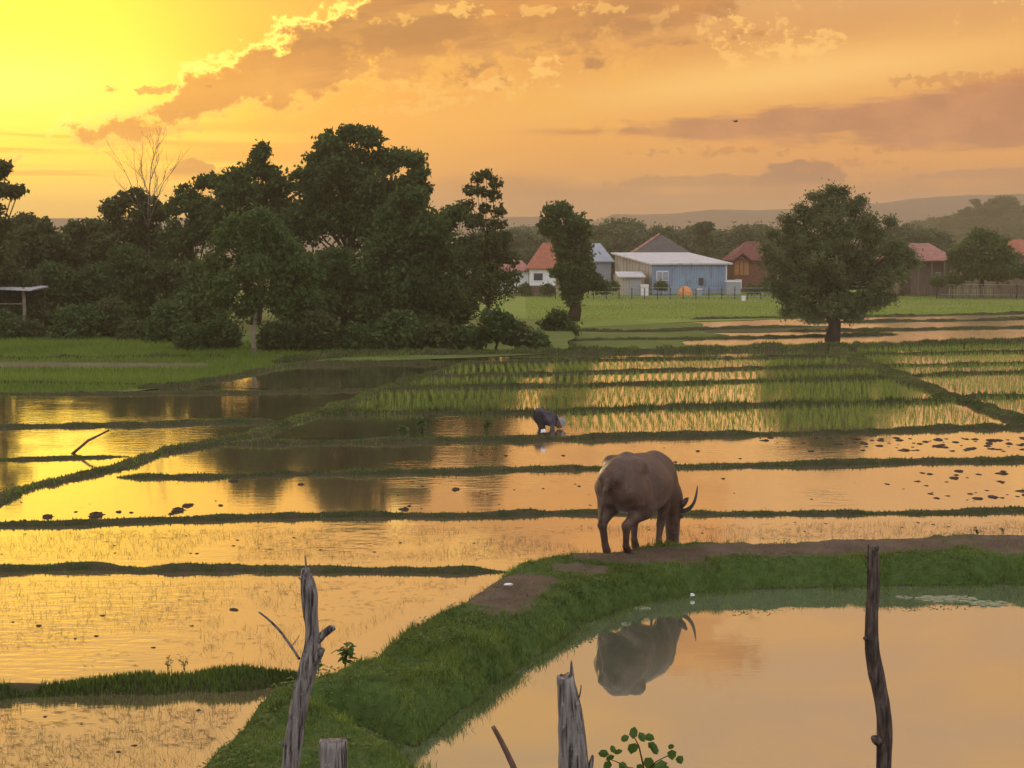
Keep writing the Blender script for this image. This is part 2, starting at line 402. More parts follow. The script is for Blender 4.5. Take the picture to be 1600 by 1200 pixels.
M['stubble'] = grassmat('stubble', (.07, .045, .022), (.17, .12, .05), .2)
M['leaf_dark'] = leafmat('leaf_dark', (.042, .075, .02), (.085, .13, .036), .4)
M['leaf_olive'] = leafmat('leaf_olive', (.052, .070, .022), (.095, .11, .036), .4)
M['leaf_green'] = leafmat('leaf_green', (.048, .088, .022), (.098, .145, .04), .4)
M['leaf_grey'] = leafmat('leaf_grey', (.045, .070, .028), (.165, .19, .075), .4)
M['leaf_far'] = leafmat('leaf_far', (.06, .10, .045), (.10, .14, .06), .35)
M['bark'] = simple('bark', (.03, .022, .016), (.06, .045, .032), 6., .95, .1, .6, .03, (1, 1, .2))
M['palebark'] = simple('palebark', (.16, .13, .09), (.26, .22, .17), 5., .9, .1, .4, .03)
M['clod'] = simple('clod', (.045, .03, .022), (.075, .05, .038), 8., .9, .2, .5, .02)
M['hill'] = simple('hill', (.075, .06, .055), (.10, .078, .07), .02, 1., 0., 0)
M['woodgrey'] = simple('woodgrey', (.10, .09, .085), (.30, .27, .25), 9., .85, .2, .7, .006, (5, 5, .5))
M['wooddark'] = simple('wooddark', (.045, .033, .028), (.13, .095, .08), 14., .9, .2, .8, .006, (3, 3, .8))
M['woodbrown'] = simple('woodbrown', (.10, .055, .04), (.20, .12, .09), 14., .8, .2, .6, .004, (4, 4, .6))
for k_ in ('woodgrey', 'wooddark'):
    t = NT(M[k_].node_tree); b = t.n['Principled BSDF']; s3 = t.sep(objco(t)); cr = t.noise(t.xyz(t.mul(s3[0], 70.), t.mul(s3[1], 70.), t.mul(s3[2], 3.5)), 1., 4, .6, .4)
    fl = t.noise(objco(t), 26., 5, .7); old = b.inputs['Base Color'].links[0].from_socket; hN = b.inputs['Normal'].links[0].from_node
    c_ = t.mix(t.mul(t.ss(cr, .44, .36), .85), old, (.02, .016, .014)); t.put(b.inputs['Base Color'], t.mix(t.mul(t.ss(fl, .58, .68), .6), c_, (.36, .35, .32) if k_ == 'woodgrey' else (.15, .13, .11)))
    bb_ = t.n.new('ShaderNodeBump'); bb_.inputs['Distance'].default_value = .012; bb_.inputs['Strength'].default_value = .9; t.l.new(t.ss(cr, .34, .5), bb_.inputs['Height']); t.l.new(hN.outputs[0], bb_.inputs['Normal']); t.l.new(bb_.outputs[0], b.inputs['Normal'])
M['sprig'] = leafmat('sprig', (.05, .10, .02), (.11, .18, .04), .35, 9.)

# ------------------------------------------------------------------ setting: ground
def step_at(X): return 67.5 + np.clip((X - 4) / 20, 0, 1.2) * 5.5
xs = np.array([-1880, -1200, -600, -200, -80, -40, -20, -10, -4, 0, 4, 10, 16, 22, 28, 34, 60, 120, 300, 900, 1300, 1880.])
rows = [(-140, .9, 0), (2, .9, 0), (7.9, .9, 0), (8.6, .6, 0), (10.6, -.25, 0), (14, -.3, 0), (30, -.2, 0), (66, -.2, 1), (0., -.2, 2), (1.6, -1.0, 2),
        (90, -1.0, 0), (200, -1.0, 0), (600, -1.0, 0), (1500, -1., 0), (1990, -1., 0)]
V = []
for yb, zb, kind in rows:
    for X in xs:
        yy = yb if kind == 0 else (step_at(X) - 1 if kind == 1 else step_at(X) + .3 + yb)
        V.append((X, yy, zb))
nx = len(xs); Fc = [(r * nx + i, r * nx + i + 1, (r + 1) * nx + i + 1, (r + 1) * nx + i) for r in range(len(rows) - 1) for i in range(nx - 1)]
struct(mesh('ground', V, Fc, M['ground']))

# ---- bank between the pond and the paddies
far_edge = [(150, 1300), (262, 1205), (318, 1155), (362, 1115), (380, 1085), (425, 1062), (500, 1046), (560, 1015), (600, 985), (650, 957), (700, 932), (745, 905),
            (790, 880), (850, 869), (930, 861), (960, 856), (1050, 850), (1150, 848), (1300, 843), (1500, 835), (1600, 831), (1900, 820)]
pond_edge = [(1900, 911), (1600, 915), (1400, 919), (1200, 922), (1080, 930), (1000, 947), (930, 973), (870, 1012), (800, 1062), (730, 1118), (668, 1168),
             (640, 1176), (590, 1150), (545, 1136), (560, 1152), (610, 1172), (652, 1205), (720, 1270), (800, 1420)]
fe = chaikin([px(x, y, .26)[:2] for x, y in far_edge], 2); pe = chaikin([px(x, y, 0.)[:2] for x, y in pond_edge], 2)
poly = np.vstack([fe, [[14, fe[-1][1]]], [[14, pe[0][1]]], pe, [[pe[-1][0], 8.0]], [[fe[0][0] - 1, 8.0]]])
DIRT = [(775, 925, 95, 34), (830, 905, 60, 18), (1000, 868, 130, 17), (1060, 862, 120, 12), (1200, 858, 160, 14), (1400, 850, 200, 16), (1590, 848, 160, 24),
        (900, 888, 60, 10)]
def dirtmask(P):
    m = np.zeros(len(P))
    for x, y, rx, ry in DIRT:
        c = px(x, y, .34)[:2]; ex = px(x + rx, y, .34)[0] - c[0]; ey = abs(px(x, y - ry, .34)[1] - c[1])
        q = ((P[:, 0] - c[0]) / ex) ** 2 + ((P[:, 1] - c[1]) / ey) ** 2
        m = np.maximum(m, 1.0 - q)
    return np.clip((m - .25 + .45 * fbm(P * 2.5, 5) + .25 * fbm(P * 9, 6)) * 2.2, 0, 1)
def bank_h(P):
    d = sdpoly(P, poly) + .07 * fbm(P * 1.7, 51) + .06 * fbm(P * 6, 52); dm = dirtmask(P)
    up = np.clip((d + .17) / .62, 0, 1); up = up * up * (3 - 2 * up)
    h = -.22 + .55 * up + .05 * fbm(P * 1.3, 1) * up + .045 * fbm(P * 4.5, 2) * up * (1 - .75 * dm) + .012 * fbm(P * 14, 12) * up
    h += .05 * np.clip(fbm(P * 2.2, 9), 0, 1) * up * (1 - dm) * np.clip(1.6 - d, 0, 1)
    return h, d, dm
gx = np.arange(-6.8, 12.5, .055); gy = np.arange(8.3, 24.2, .055)
GX, GY = np.meshgrid(gx, gy); P2 = np.stack([GX.ravel(), GY.ravel()], 1)
hh, dd, dm = bank_h(P2)
keep = (dd > -.36).reshape(GX.shape); fk = keep[:-1, :-1] & keep[1:, :-1] & keep[:-1, 1:] & keep[1:, 1:]
ii = np.arange(GX.size).reshape(GX.shape)
quads = np.stack([ii[:-1, :-1][fk], ii[:-1, 1:][fk], ii[1:, 1:][fk], ii[1:, :-1][fk]], 1)
used = np.unique(quads); remap = -np.ones(GX.size, int); remap[used] = np.arange(len(used))
m, t, b = newmat('bank_soil'); a = t.n.new('ShaderNodeAttribute'); a.attribute_name = 'dirt'
nn = t.noise(pos(t), 9., 6, .65); nb = t.noise(pos(t), 1.6, 4, .6)
gcol = t.mix(t.ss(nn, .3, .7), (.035, .065, .012), (.07, .11, .028))
dcol = t.mix(t.ss(nb, .3, .7), (.075, .052, .038), (.125, .09, .068))
zc = t.sep(pos(t))[2]; bc = t.mix(t.m('MULTIPLY', a.outputs['Fac'], 1.1, clamp=True), gcol, dcol); t.put(b.inputs['Base Color'], t.mix(t.ss(zc, .03, .0), bc, (.04, .038, .02))); b.inputs['Roughness'].default_value = .95
b.inputs['Specular IOR Level'].default_value = .15; bump(t, b, nn, .8, .03); M['bank'] = m
bank = mesh('pond_bank', np.column_stack([P2, hh])[used], remap[quads], M['bank'], smooth=True)
at = bank.data.attributes.new('dirt', 'FLOAT', 'POINT'); at.data.foreach_set('value', dm[used].astype(np.float32)); struct(bank)

# ---- water sheets
mid = chaikin([px(x, y, 0.)[:2] for x, y in [(300, 1420), (420, 1230), (480, 1110), (560, 1085), (700, 1000), (800, 935), (880, 905), (1000, 893), (1200, 884), (1600, 872), (1900, 866)]], 2)
mid = np.vstack([mid, [[14, mid[-1][1]]]])
pw = [(p[0], p[1], 0.) for p in mid] + [(30, 17, 0.), (30, 9.2, 0.), (mid[0][0], 9.2, 0.)]
struct(mesh('pond_water', pw, [tuple(range(len(pw)))[::-1]], M['pond']))
fx = [-120, -60, -30, -10, 4, 10, 16, 22, 30, 60, 120]
pw = [(p[0], p[1], 0.) for p in mid[::-1]] + [(mid[0][0], 9.4, 0.), (-30, 9.4, 0.), (-120, 30, 0.)] + [(x, float(step_at(x)) - .2, 0.) for x in fx] + [(120, 30, 0.), (30, 22, 0.)]
struct(mesh('paddy_water', pw, [tuple(range(len(pw)))[::-1]], M['water']))

# ---- field sheets
def sheet(name, pts, z, mat, jit=0., seed=0, cell=None):
    P = np.array([px(x, y, z)[:2] for x, y in pts]); P = resample(np.vstack([P, P[:1]]), max(.8, np.ptp(P[:, 1]) / 40))[:-1]
    P = P + jit * np.stack([fbm(P * .7, seed), fbm(P * .7, seed + 9)], 1)
    return struct(mesh(name, [(p[0], p[1], z) for p in P], [tuple(range(len(P)))], mat))
sheet('left_field', [(-500, 613), (0, 613), (170, 614), (230, 610), (300, 598), (390, 583), (440, 571), (520, 566), (700, 560), (880, 552), (900, 520), (880, 500), (400, 480), (-900, 470)], .03, M['fieldleft'], .3, 3)
sheet('mud_strip', [(-60, 574), (100, 572), (200, 575), (330, 573), (330, 568), (150, 565), (-60, 566)], .036, M['mudstrip'], .5, 4)
sheet('brown_tree_reflection', [(300, 602), (480, 611), (590, 607), (660, 588), (700, 574), (560, 570), (450, 572), (400, 583), (330, 596)], .008, M['mudwater'], .1, 5)  # flooded plot; its brown body colour stands in for the reflected dark trees
sheet('muddy_paddy', [(385, 684), (440, 668), (478, 650), (600, 647), (735, 646), (705, 655), (745, 662), (700, 672), (728, 682), (600, 686)], .004, M['mudwater'], .25, 15)
sheet('pale_mud', [(560, 563), (900, 559), (1288, 554), (1288, 548), (900, 551), (600, 553)], .012, M['mudwater'], .15, 6)
# lower terraces beyond the far bund
sheet('far_water', [(820, 545), (1900, 545), (1900, 484), (1250, 488), (1080, 497), (880, 520), (820, 524)], FAR, M['waterfar'])
sheet('green_field', [(700, 505), (880, 512), (1085, 503), (1215, 498), (1400, 494), (1600, 489), (2100, 480), (2100, 452), (300, 452), (300, 500)], FAR + .03, M['field'], .8, 7)
M['fieldb'] = simple('fieldb', (.16, .21, .05), (.20, .23, .07), .2, .9, .1, .3, .05)
sheet('green_field_strip', [(860, 478), (1210, 472), (1400, 482), (1700, 474), (1700, 466), (1380, 470), (1210, 465), (900, 470)], FAR + .038, M['fieldb'], 1.2, 8)
sheet('far_grass_flat', [(700, 545), (1090, 545), (1075, 537), (1060, 532), (1130, 524), (1090, 516), (1095, 505), (860, 505), (700, 510)], FAR + .02, M['fieldleft'], .8, 19)
0 and sheet('far_mud', [(890, 537), (1075, 540), (1080, 530), (1240, 527), (1248, 520), (1100, 524), (1090, 527), (900, 530)], FAR + .012, M['ground'], .5, 9)
sheet('far_mud_flat', [(1100, 520), (1240, 519), (1300, 512), (1310, 508), (1200, 511), (1095, 513)], FAR + .012, M['ground'], .5, 10)
0 and sheet('far_mud_shoal', [(1330, 527), (1480, 524), (1600, 520), (1700, 518), (1700, 515), (1480, 517), (1330, 521)], FAR + .012, M['ground'], .8, 11)

# ---- bunds
GRASS = []       # collected blades
def blades(P, n_h, wd, spread, rng, tint=None, lean=.5):
    """P (n,3) roots -> triangles"""
    n = len(P); h = n_h * rng.uniform(.5, 1.25, n); a = rng.uniform(0, 2 * pi, n); l = rng.uniform(0, lean, n) * h
    off = np.stack([np.cos(a) * l, np.sin(a) * l, h], 1); a2 = rng.uniform(0, pi, n)
    s = np.stack([np.cos(a2), np.sin(a2), np.zeros(n)], 1) * (wd * rng.uniform(.6, 1.3, n))[:, None]
    return np.stack([P - s, P + s, P + off], 1)
rng = np.random.default_rng(4)
def bund(pts, hw=.3, h=.15, z=0., seed=0, grass=1., gh=.09, gap=None, name='paddy_bund', mat=None, wob=1.):
    hw *= .64; h *= .56; gh *= (1.1 if seed == 1 else .7)
    P = chaikin([px(x, y, z + h * .5)[:2] for x, y in pts], 2)
    L = np.linalg.norm(np.diff(P, axis=0), axis=1).sum(); step = max(.12, L / 400)
    P = resample(P, step); n = len(P); T = np.gradient(P, axis=0); T /= np.linalg.norm(T, axis=1)[:, None]; N = np.stack([-T[:, 1], T[:, 0]], 1)
    s = np.arange(n) * step
    wv = hw * (1 + .35 * wob * vnoise(np.stack([s * .7, s * 0 + seed], 1)) + .28 * vnoise(np.stack([s * 3, s * 0 + seed + 3], 1)))
    hv = h * (1 + .25 * wob * vnoise(np.stack([s * .5, s * 0 + seed + 7], 1)) + .38 * vnoise(np.stack([s * 2.7, s * 0 + seed + 5], 1)))
    cx = (.14 * wob + .03) * vnoise(np.stack([s * .6, s * 0 + seed + 11], 1))
    if gap:
        for g in gap:
            gp = px(g[0], g[1], z)[:2]; dg = np.linalg.norm(P - gp, axis=1); hv = hv * (1 - .65 * np.exp(-(dg / g[2]) ** 2))
    end = np.clip(np.minimum(s, s[-1] - s) / .5, .15, 1); wv = wv * (.4 + .6 * end); hv = hv * end
    prof = [(-1.25, -.9), (-1, -.1), (-.72, .62), (-.3, .98), (.25, 1.), (.7, .66), (1, -.1), (1.25, -.9)]
    k = len(prof); V = np.zeros((n, k, 3))
    for j, (a, b) in enumerate(prof):
        jit = .16 * hw * vnoise(np.stack([s * 5, s * 0 + j * 3.3 + seed], 1))
        V[:, j, :2] = P + N * (cx + wv * a + jit)[:, None]; V[:, j, 2] = z + hv * b + ((.22 * h) * vnoise(np.stack([s * 6, s * 0 + j * 2.1 + seed], 1)) if b > 0 else -.05)
    Fc = [(i * k + j, i * k + j + 1, (i + 1) * k + j + 1, (i + 1) * k + j) for i in range(n - 1) for j in range(k - 1)]
    o = struct(mesh(name, V.reshape(-1, 3), Fc, mat or M['bund'], smooth=True))
    if grass:
        g = int(L * 2 * hw * 520 * grass * min(1., (22 / P[:, 1].mean()) ** 1.0)); i = rng.integers(0, n - 1, g); j = rng.uniform(.6, k - 1.6, g); jf = np.floor(j).astype(int); u = j - jf
        R0 = V[i, jf] * (1 - u)[:, None] + V[i, jf + 1] * u[:, None]; R1 = V[i + 1, jf] * (1 - u)[:, None] + V[i + 1, jf + 1] * u[:, None]; q = rng.uniform(0, 1, g)[:, None]
        root = R0 * (1 - q) + R1 * q
        kp = vnoise(root[:, :2] * 1.4, seed) > -.75; root = root[kp]
        GRASS.append((blades(root, gh * .85, .006 + P[:, 1].mean() * .00035, 1, rng), np.clip(.35 + .4 * vnoise(root[:, :2] * .9, seed + 2) + rng.uniform(-.2, .2, len(root)), 0, 1)))
    return o
bund([(-60, 1074), (0, 1073), (120, 1072), (300, 1066), (420, 1062), (470, 1055)], .36, .17, seed=1, gh=.08, grass=8)
bund([(-60, 889), (0, 888), (60, 887), (180, 886), (230, 887), (260, 884), (320, 882), (500, 885), (640, 888), (740, 889), (790, 893)], .26, .13, seed=2, gap=[(215, 887, .35), (775, 893, .3)], gh=.05)
bund([(-80, 820), (0, 819), (200, 814), (400, 809), (640, 804), (900, 801), (1100, 801), (1350, 799), (1600, 797), (1900, 793)], .27, .11, seed=3, gh=.06)
bund([(180, 744), (300, 743), (430, 741), (640, 736), (900, 731), (1200, 726), (1400, 721), (1600, 718), (1900, 712)], .36, .13, seed=4, gh=.07)
bund([(340, 692), (480, 690), (640, 687), (900, 683), (1100, 678), (1300, 674), (1450, 668), (1600, 666), (1900, 660)], .36, .17, seed=5, gh=.08)
bund([(-120, 815), (-50, 797), (0, 778), (66, 753), (131, 738), (188, 727), (219, 712), (258, 701), (324, 692), (372, 683), (437, 666), (472, 649), (525, 637), (590, 608), (647, 589), (740, 566)], .42, .14, seed=6, gh=.09)
bund([(-100, 668), (0, 666), (170, 664), (300, 660), (400, 657), (440, 656)], .38, .14, seed=7, gh=.06)
bund([(-100, 717), (0, 716), (100, 714), (200, 712)], .22, .08, seed=8, gh=.05)
bund([(478, 646), (600, 644), (800, 642), (900, 640), (1100, 634), (1300, 630), (1420, 627), (1500, 624)], .3, .16, seed=9, gh=.2, grass=1.3)
bund([(590, 607), (700, 605), (900, 601), (1100, 596), (1280, 592), (1400, 587)], .26, .16, seed=10, gh=.2, grass=1.3)
bund([(655, 587), (850, 583), (1000, 578), (1160, 575), (1350, 571)], .24, .15, seed=11, gh=.16)
bund([(700, 568), (900, 562), (1100, 559), (1310, 556)], .24, .15, seed=18, gh=.16)
bund([(-100, 614), (0, 614), (150, 615), (372, 612), (500, 610), (590, 607)], .28, .13, seed=12, gh=.08)
bund([(219, 607), (300, 597), (394, 582), (450, 569), (560, 566), (700, 566)], .5, .2, seed=13, gh=.1)
bund([(430, 566), (520, 554), (600, 551), (760, 550), (900, 548), (1000, 547), (1100, 545), (1200, 543), (1300, 541), (1450, 537), (1600, 533), (1900, 526)], 1., .36, seed=14, gh=.18, wob=.5)
path_o = bund([(1302, 541), (1330, 556), (1370, 574), (1420, 592), (1490, 619), (1560, 642), (1640, 668), (1750, 700)], .62, .2, seed=15, gh=.08, name='field_path')
bund([(1335, 553), (1450, 551), (1600, 549), (1800, 547)], .22, .15, seed=16, gh=.18)
bund([(1375, 570), (1450, 569), (1600, 566), (1800, 563)], .22, .15, seed=17, gh=.18)
bund([(1410, 586), (1500, 583), (1600, 580), (1800, 576)], .24, .15, seed=19, gh=.18)
bund([(1490, 618), (1540, 617), (1600, 617), (1800, 614)], .26, .16, seed=20, gh=.2)
bund([(-80, 560), (100, 558), (250, 556), (360, 556)], .3, .2, z=.05, seed=24, gh=.18)
bund([(-80, 596), (60, 597), (180, 599), (250, 602)], .25, .1, z=.05, seed=25, gh=.1)
for k, ptsf in enumerate([[(860, 531), (1000, 529), (1085, 528), (1200, 526), (1290, 524), (1400, 521)], [(880, 515), (1000, 518), (1100, 513), (1215, 510), (1265, 509)],
                          [(1265, 503), (1400, 501), (1520, 500), (1600, 497), (1800, 494)], [(1080, 498), (1250, 495), (1400, 493), (1600, 489), (1800, 486)], [(1230, 516), (1380, 515), (1600, 511), (1800, 508)]]):
    bund(ptsf, 1.1, .26, z=FAR, seed=30 + k, gh=.1, grass=.6)

# ---- grass on the bank
n = 420000
P = np.stack([rng.uniform(-6.6, 9.5, n), rng.uniform(9.2, 23.6, n)], 1)
h_, d_, m_ = bank_h(P)
dens = np.where(m_ > .35, .06, 1.) * (h_ > -.01) * np.clip(1.1 + 1.2 * fbm(P * 4, 23), .15, 1); slope = np.clip(1 - d_ / 1.2, 0, 1)
fr = np.abs(P[:, 0]) < P[:, 1] * .36 + .3
kp = (rng.uniform(0, 1, n) < dens) & fr; P = P[kp]; h_ = h_[kp]; d_ = d_[kp]; m_ = m_[kp]
long_ = np.clip(.6 * fbm(P * 1.1, 21) + .7 * fbm(P * 5, 22) + .25, 0, 1) * np.clip(1.3 - d_, 0.15, 1)
hb = .03 + .14 * long_ ** 1.3 + .03 * (rng.uniform(0, 1, len(P)) > .97)
root = np.column_stack([P, h_ - .005])
tri = blades(root, 1., .0065, 1, rng, lean=.9); tri[:, 2] = root + (tri[:, 2] - root) * hb[:, None]
tint = np.clip(.5 + .45 * fbm(P * .8, 31) + .55 * fbm(P * 5, 32) + rng.uniform(-.25, .25, len(P)), 0, 1)
stuff(nmesh('grass', tri, 3, M['grass'], col=tint), 'green grass covering the slopes of the pond bank', 'grass')
Pw = np.stack([rng.uniform(-5, 9, 60000), rng.uniform(10.5, 22.6, 60000)], 1); hw_, dw_, mw_ = bank_h(Pw)
kw = (hw_ > .02) & (fbm(Pw * 2.6, 88) > .22) & (dw_ < 1.5) & (mw_ < .4); Pw = Pw[kw]; hw_ = hw_[kw]; nw = len(Pw)
cw = np.column_stack([Pw, hw_ + rng.uniform(.02, .09, nw)]); aw = rng.uniform(0, 2 * pi, nw); uw = np.stack([np.cos(aw), np.sin(aw), rng.uniform(-.2, .5, nw)], 1) * .022; vw = np.stack([-np.sin(aw), np.cos(aw), rng.uniform(-.3, .3, nw)], 1) * .014
stuff(nmesh('bank_weeds', np.stack([cw - uw, cw - vw, cw + uw, cw + vw], 1), 4, M['grass'], col=np.clip(.25 + .3 * fbm(Pw * 3, 89) + rng.uniform(-.2, .3, nw), 0, 1)), 'darker broad leaved weeds in patches over the pond bank', 'weeds')
Ps = np.stack([rng.uniform(-5, 9, 9000), rng.uniform(10.5, 22.6, 9000)], 1); hs_, ds_, ms_ = bank_h(Ps); ks = hs_ > .05; Ps = Ps[ks]; hs_ = hs_[ks]
ts = blades(np.column_stack([Ps, hs_ + .01]), .07, .004, 1, rng, lean=2.2)
stuff(nmesh('dry_straw', ts, 3, M['stubble'], col=rng.uniform(.5, 1, len(ts))), 'dry straw blades lying among the bank grass', 'straw')
tris = np.concatenate([g[0] for g in GRASS]); tn = np.concatenate([g[1] for g in GRASS])
stuff(nmesh('bund_grass', tris, 3, M['grass'], col=tn), 'short grass growing along the low paddy bunds', 'grass')

# ---- rice
def inpoly_pts(poly_px, z, sx, sy, jit):
    Q = np.array([px(x, y, z)[:2] for x, y in poly_px]); lo = Q.min(0); hi = Q.max(0)
    X, Y = np.meshgrid(np.arange(lo[0], hi[0], sx), np.arange(lo[1], hi[1], sy)); P = np.stack([X.ravel(), Y.ravel()], 1)
    P += rng.uniform(-jit, jit, P.shape); return P[sdpoly(P, Q) > .05]
def hills(P, k, hh, wd, spread):
    R0 = np.repeat(P, k, 0) + rng.normal(0, spread, (len(P) * k, 2)); return blades(np.column_stack([R0, np.full(len(R0), -.02)]), hh, wd, 1, rng, lean=.45)
rows_px = [[(885, 672), (884, 647), (1100, 640), (1300, 636), (1480, 630), (1560, 660), (1300, 669), (1100, 673)],
           [(540, 639), (600, 613), (900, 608), (1100, 602), (1280, 598), (1400, 594), (1470, 621), (1300, 625), (1100, 629), (900, 635)],
           [(625, 602), (665, 592), (850, 589), (1000, 584), (1160, 581), (1360, 577), (1390, 584), (1280, 587), (1100, 591), (900, 596)],
           [(680, 584), (715, 573), (900, 567), (1310, 561), (1345, 567), (1160, 571), (1000, 575), (850, 580)],
           [(1335, 547), (1360, 549), (1700, 544), (1700, 538), (1345, 541)], [(1365, 566), (1700, 561), (1700, 551), (1345, 556)],
           [(1400, 583), (1700, 576), (1700, 567), (1385, 572)], [(1425, 590), (1500, 614), (1700, 612), (1700, 582)], [(1560, 636), (1520, 621), (1700, 620), (1700, 668)]]
RB = []
for k, pl in enumerate(rows_px):
    Q = np.array([px(x, y, 0.)[:2] for x, y in pl]); lo = Q.min(0); hi = Q.max(0)
    XX, YY = np.meshgrid(np.arange(lo[0], hi[0], .27), np.arange(lo[1], hi[1], .34)); Pq = np.stack([XX.ravel(), YY.ravel()], 1) + rng.normal(0, .025, (XX.size, 2))
    Pq[:, 0] += .35 * vnoise(Pq[:, 1:2] @ np.array([[.3, 0]]) + k)          # planting lines wander a little
    Pq = Pq[sdpoly(Pq, Q) > .0]; Pq = Pq[rng.uniform(0, 1, len(Pq)) < np.clip(1.05 + .5 * fbm(Pq * .3, 77), .35, 1)]
    RB.append(hills(Pq, 6, .19, .009, .028))
tri = np.concatenate(RB)
stuff(nmesh('rice_seedlings', tri, 3, M['rice'], col=np.clip(.5 + .5 * fbm(tri[:, 0, :2] * .25, 41) + rng.uniform(-.25, .25, len(tri)), 0, 1)), 'rows of young green rice standing in flooded paddies', 'rice')
# grassy left field and far field edge
Pq = inpoly_pts([(-100, 612), (170, 612), (300, 596), (430, 570), (430, 560), (640, 556), (640, 548), (300, 530), (-100, 528)], .06, .13, .13, .065)
Pq = Pq[sdpoly(Pq, np.array([px(x, y, .06)[:2] for x, y in [(-60, 575), (200, 576), (330, 573), (330, 567), (-60, 565)]])) < 0]
tri = blades(np.column_stack([Pq, np.full(len(Pq), .025)]), .2, .03, 1, rng)
stuff(nmesh('field_grass', tri, 3, M['rice'], col=np.clip(.35 + .5 * fbm(Pq * .3, 43) + rng.uniform(-.2, .2, len(Pq)), 0, 1)), 'low green rice crop in the left fields before the trees', 'rice')
Pq = inpoly_pts([(820, 500), (1085, 500), (1400, 492), (1620, 488), (1620, 458), (820, 462)], FAR, .3, .3, .15)
tri = blades(np.column_stack([Pq, np.full(len(Pq), FAR + .02)]), .12, .04, 1, rng)
stuff(nmesh('meadow_grass', tri, 3, M['rice'], col=np.clip(.6 + .5 * fbm(Pq * .12, 44) + rng.uniform(-.2, .2, len(Pq)), 0, 1)), 'bright green crop in the far field before the houses', 'rice')
# stubble and floating straw in the near paddies
def scatter(poly_px, n, dens_seed, thr, fscale=.9):
    Q = np.array([px(x, y)[:2] for x, y in poly_px]); lo = Q.min(0); hi = Q.max(0)
    P = rng.uniform(lo, hi, (n, 2)); return P[(sdpoly(P, Q) > .1) & (fbm(P * fscale, dens_seed) > thr)]
SB = []
for pl, nn_, thr in (([(-60, 1250), (300, 1230), (400, 1100), (-60, 1100)], 2200, -.2), ([(-60, 1050), (480, 1045), (640, 960), (760, 905), (-60, 905)], 3800, -.2),
                     ([(-60, 875), (760, 878), (1000, 850), (1700, 835), (1700, 812), (-60, 830)], 11000, -.2)):
    P = scatter(pl, nn_, 61, thr); k = 2
    Rr = np.repeat(P, k, 0) + rng.normal(0, .02, (len(P) * k, 2)); root = np.column_stack([Rr, np.full(len(Rr), -.01)])
    bl = blades(root, .08, .0019, 1, rng, lean=1.9); SB.append(bl)
    Pf = scatter(pl, nn_ // 3, 71, .05); a = rng.normal(0, .5, len(Pf)); L = rng.uniform(.02, .1, len(Pf)); dv = np.stack([np.cos(a) * L, np.sin(a) * L, np.zeros(len(Pf))], 1)
    r0 = np.column_stack([Pf, np.full(len(Pf), .004)]); SB.append(np.stack([r0 - dv, r0 + dv * .9 + [0, 0, .004], r0 + dv * .1 + [0, .014, 0.003]], 1))
tri = np.concatenate(SB)
stuff(nmesh('stubble', tri, 3, M['stubble'], col=rng.uniform(0, 1, len(tri))), 'sparse straw stubble and floating stalks in the flooded near paddies', 'stubble')
# short weeds fringing the pond
a = []
ped = resample(pe, .03); Pp = ped[rng.integers(0, len(ped) - 1, 9000)] + rng.normal(0, .08, (9000, 2)); kk = sdpoly(Pp, poly); Pp = Pp[(kk < .15) & (kk > -.3) & (fbm(Pp * 3, 55) > -.25)]
stuff(nmesh('pond_weed', blades(np.column_stack([Pp, np.full(len(Pp), -.01)]), .075, .005, 1, rng, lean=1.5), 3, M['grass'], col=rng.uniform(0, .7, len(Pp))), 'thin weeds in the water along the pond edge', 'weeds')

# ------------------------------------------------------------------ hills
def ridge(name, pts, d, depth, mat, seed):
    xsx = np.arange(pts[0][0], pts[-1][0], 8.); ty = np.interp(xsx, [p[0] for p in pts], [p[1] for p in pts]) + 2.2 * fbm(np.stack([xsx * .02, xsx * 0 + seed], 1), seed)
    V = []; k = 7
    for j in range(k):
        q = j / (k - 1); dj = d + (q - .5) * depth; s = sin(pi * q) ** .8
        for X, Y in zip(xsx, ty):
            top = pd(X, Y, d); V.append((top[0] * dj / d, dj + 20 * sin(X * .03 + j), -1.2 + (top[2] + 1.2) * s * (1 + (.06 * sin(X * .05 + j * 2) if 0 < j < k - 1 and j != k // 2 else 0))))
    n = len(xsx); return struct(mesh(name, V, [(j * n + i, j * n + i + 1, (j + 1) * n + i + 1, (j + 1) * n + i) for j in range(k - 1) for i in range(n - 1)], mat, smooth=True))
ridge('hills', [(-900, 345), (200, 340), (700, 344), (800, 338), (880, 339), (930, 345), (960, 334), (1060, 333), (1110, 328), (1200, 327), (1300, 322), (1370, 318), (1430, 309), (1500, 306), (1700, 300), (2500, 310)], 1550, 600, M['hill'], 2)
ridge('wooded_hill', [(1180, 390), (1300, 382), (1390, 366), (1450, 358), (1520, 350), (1600, 348), (1800, 342), (2100, 360)], 620, 260, M['hill'], 5)

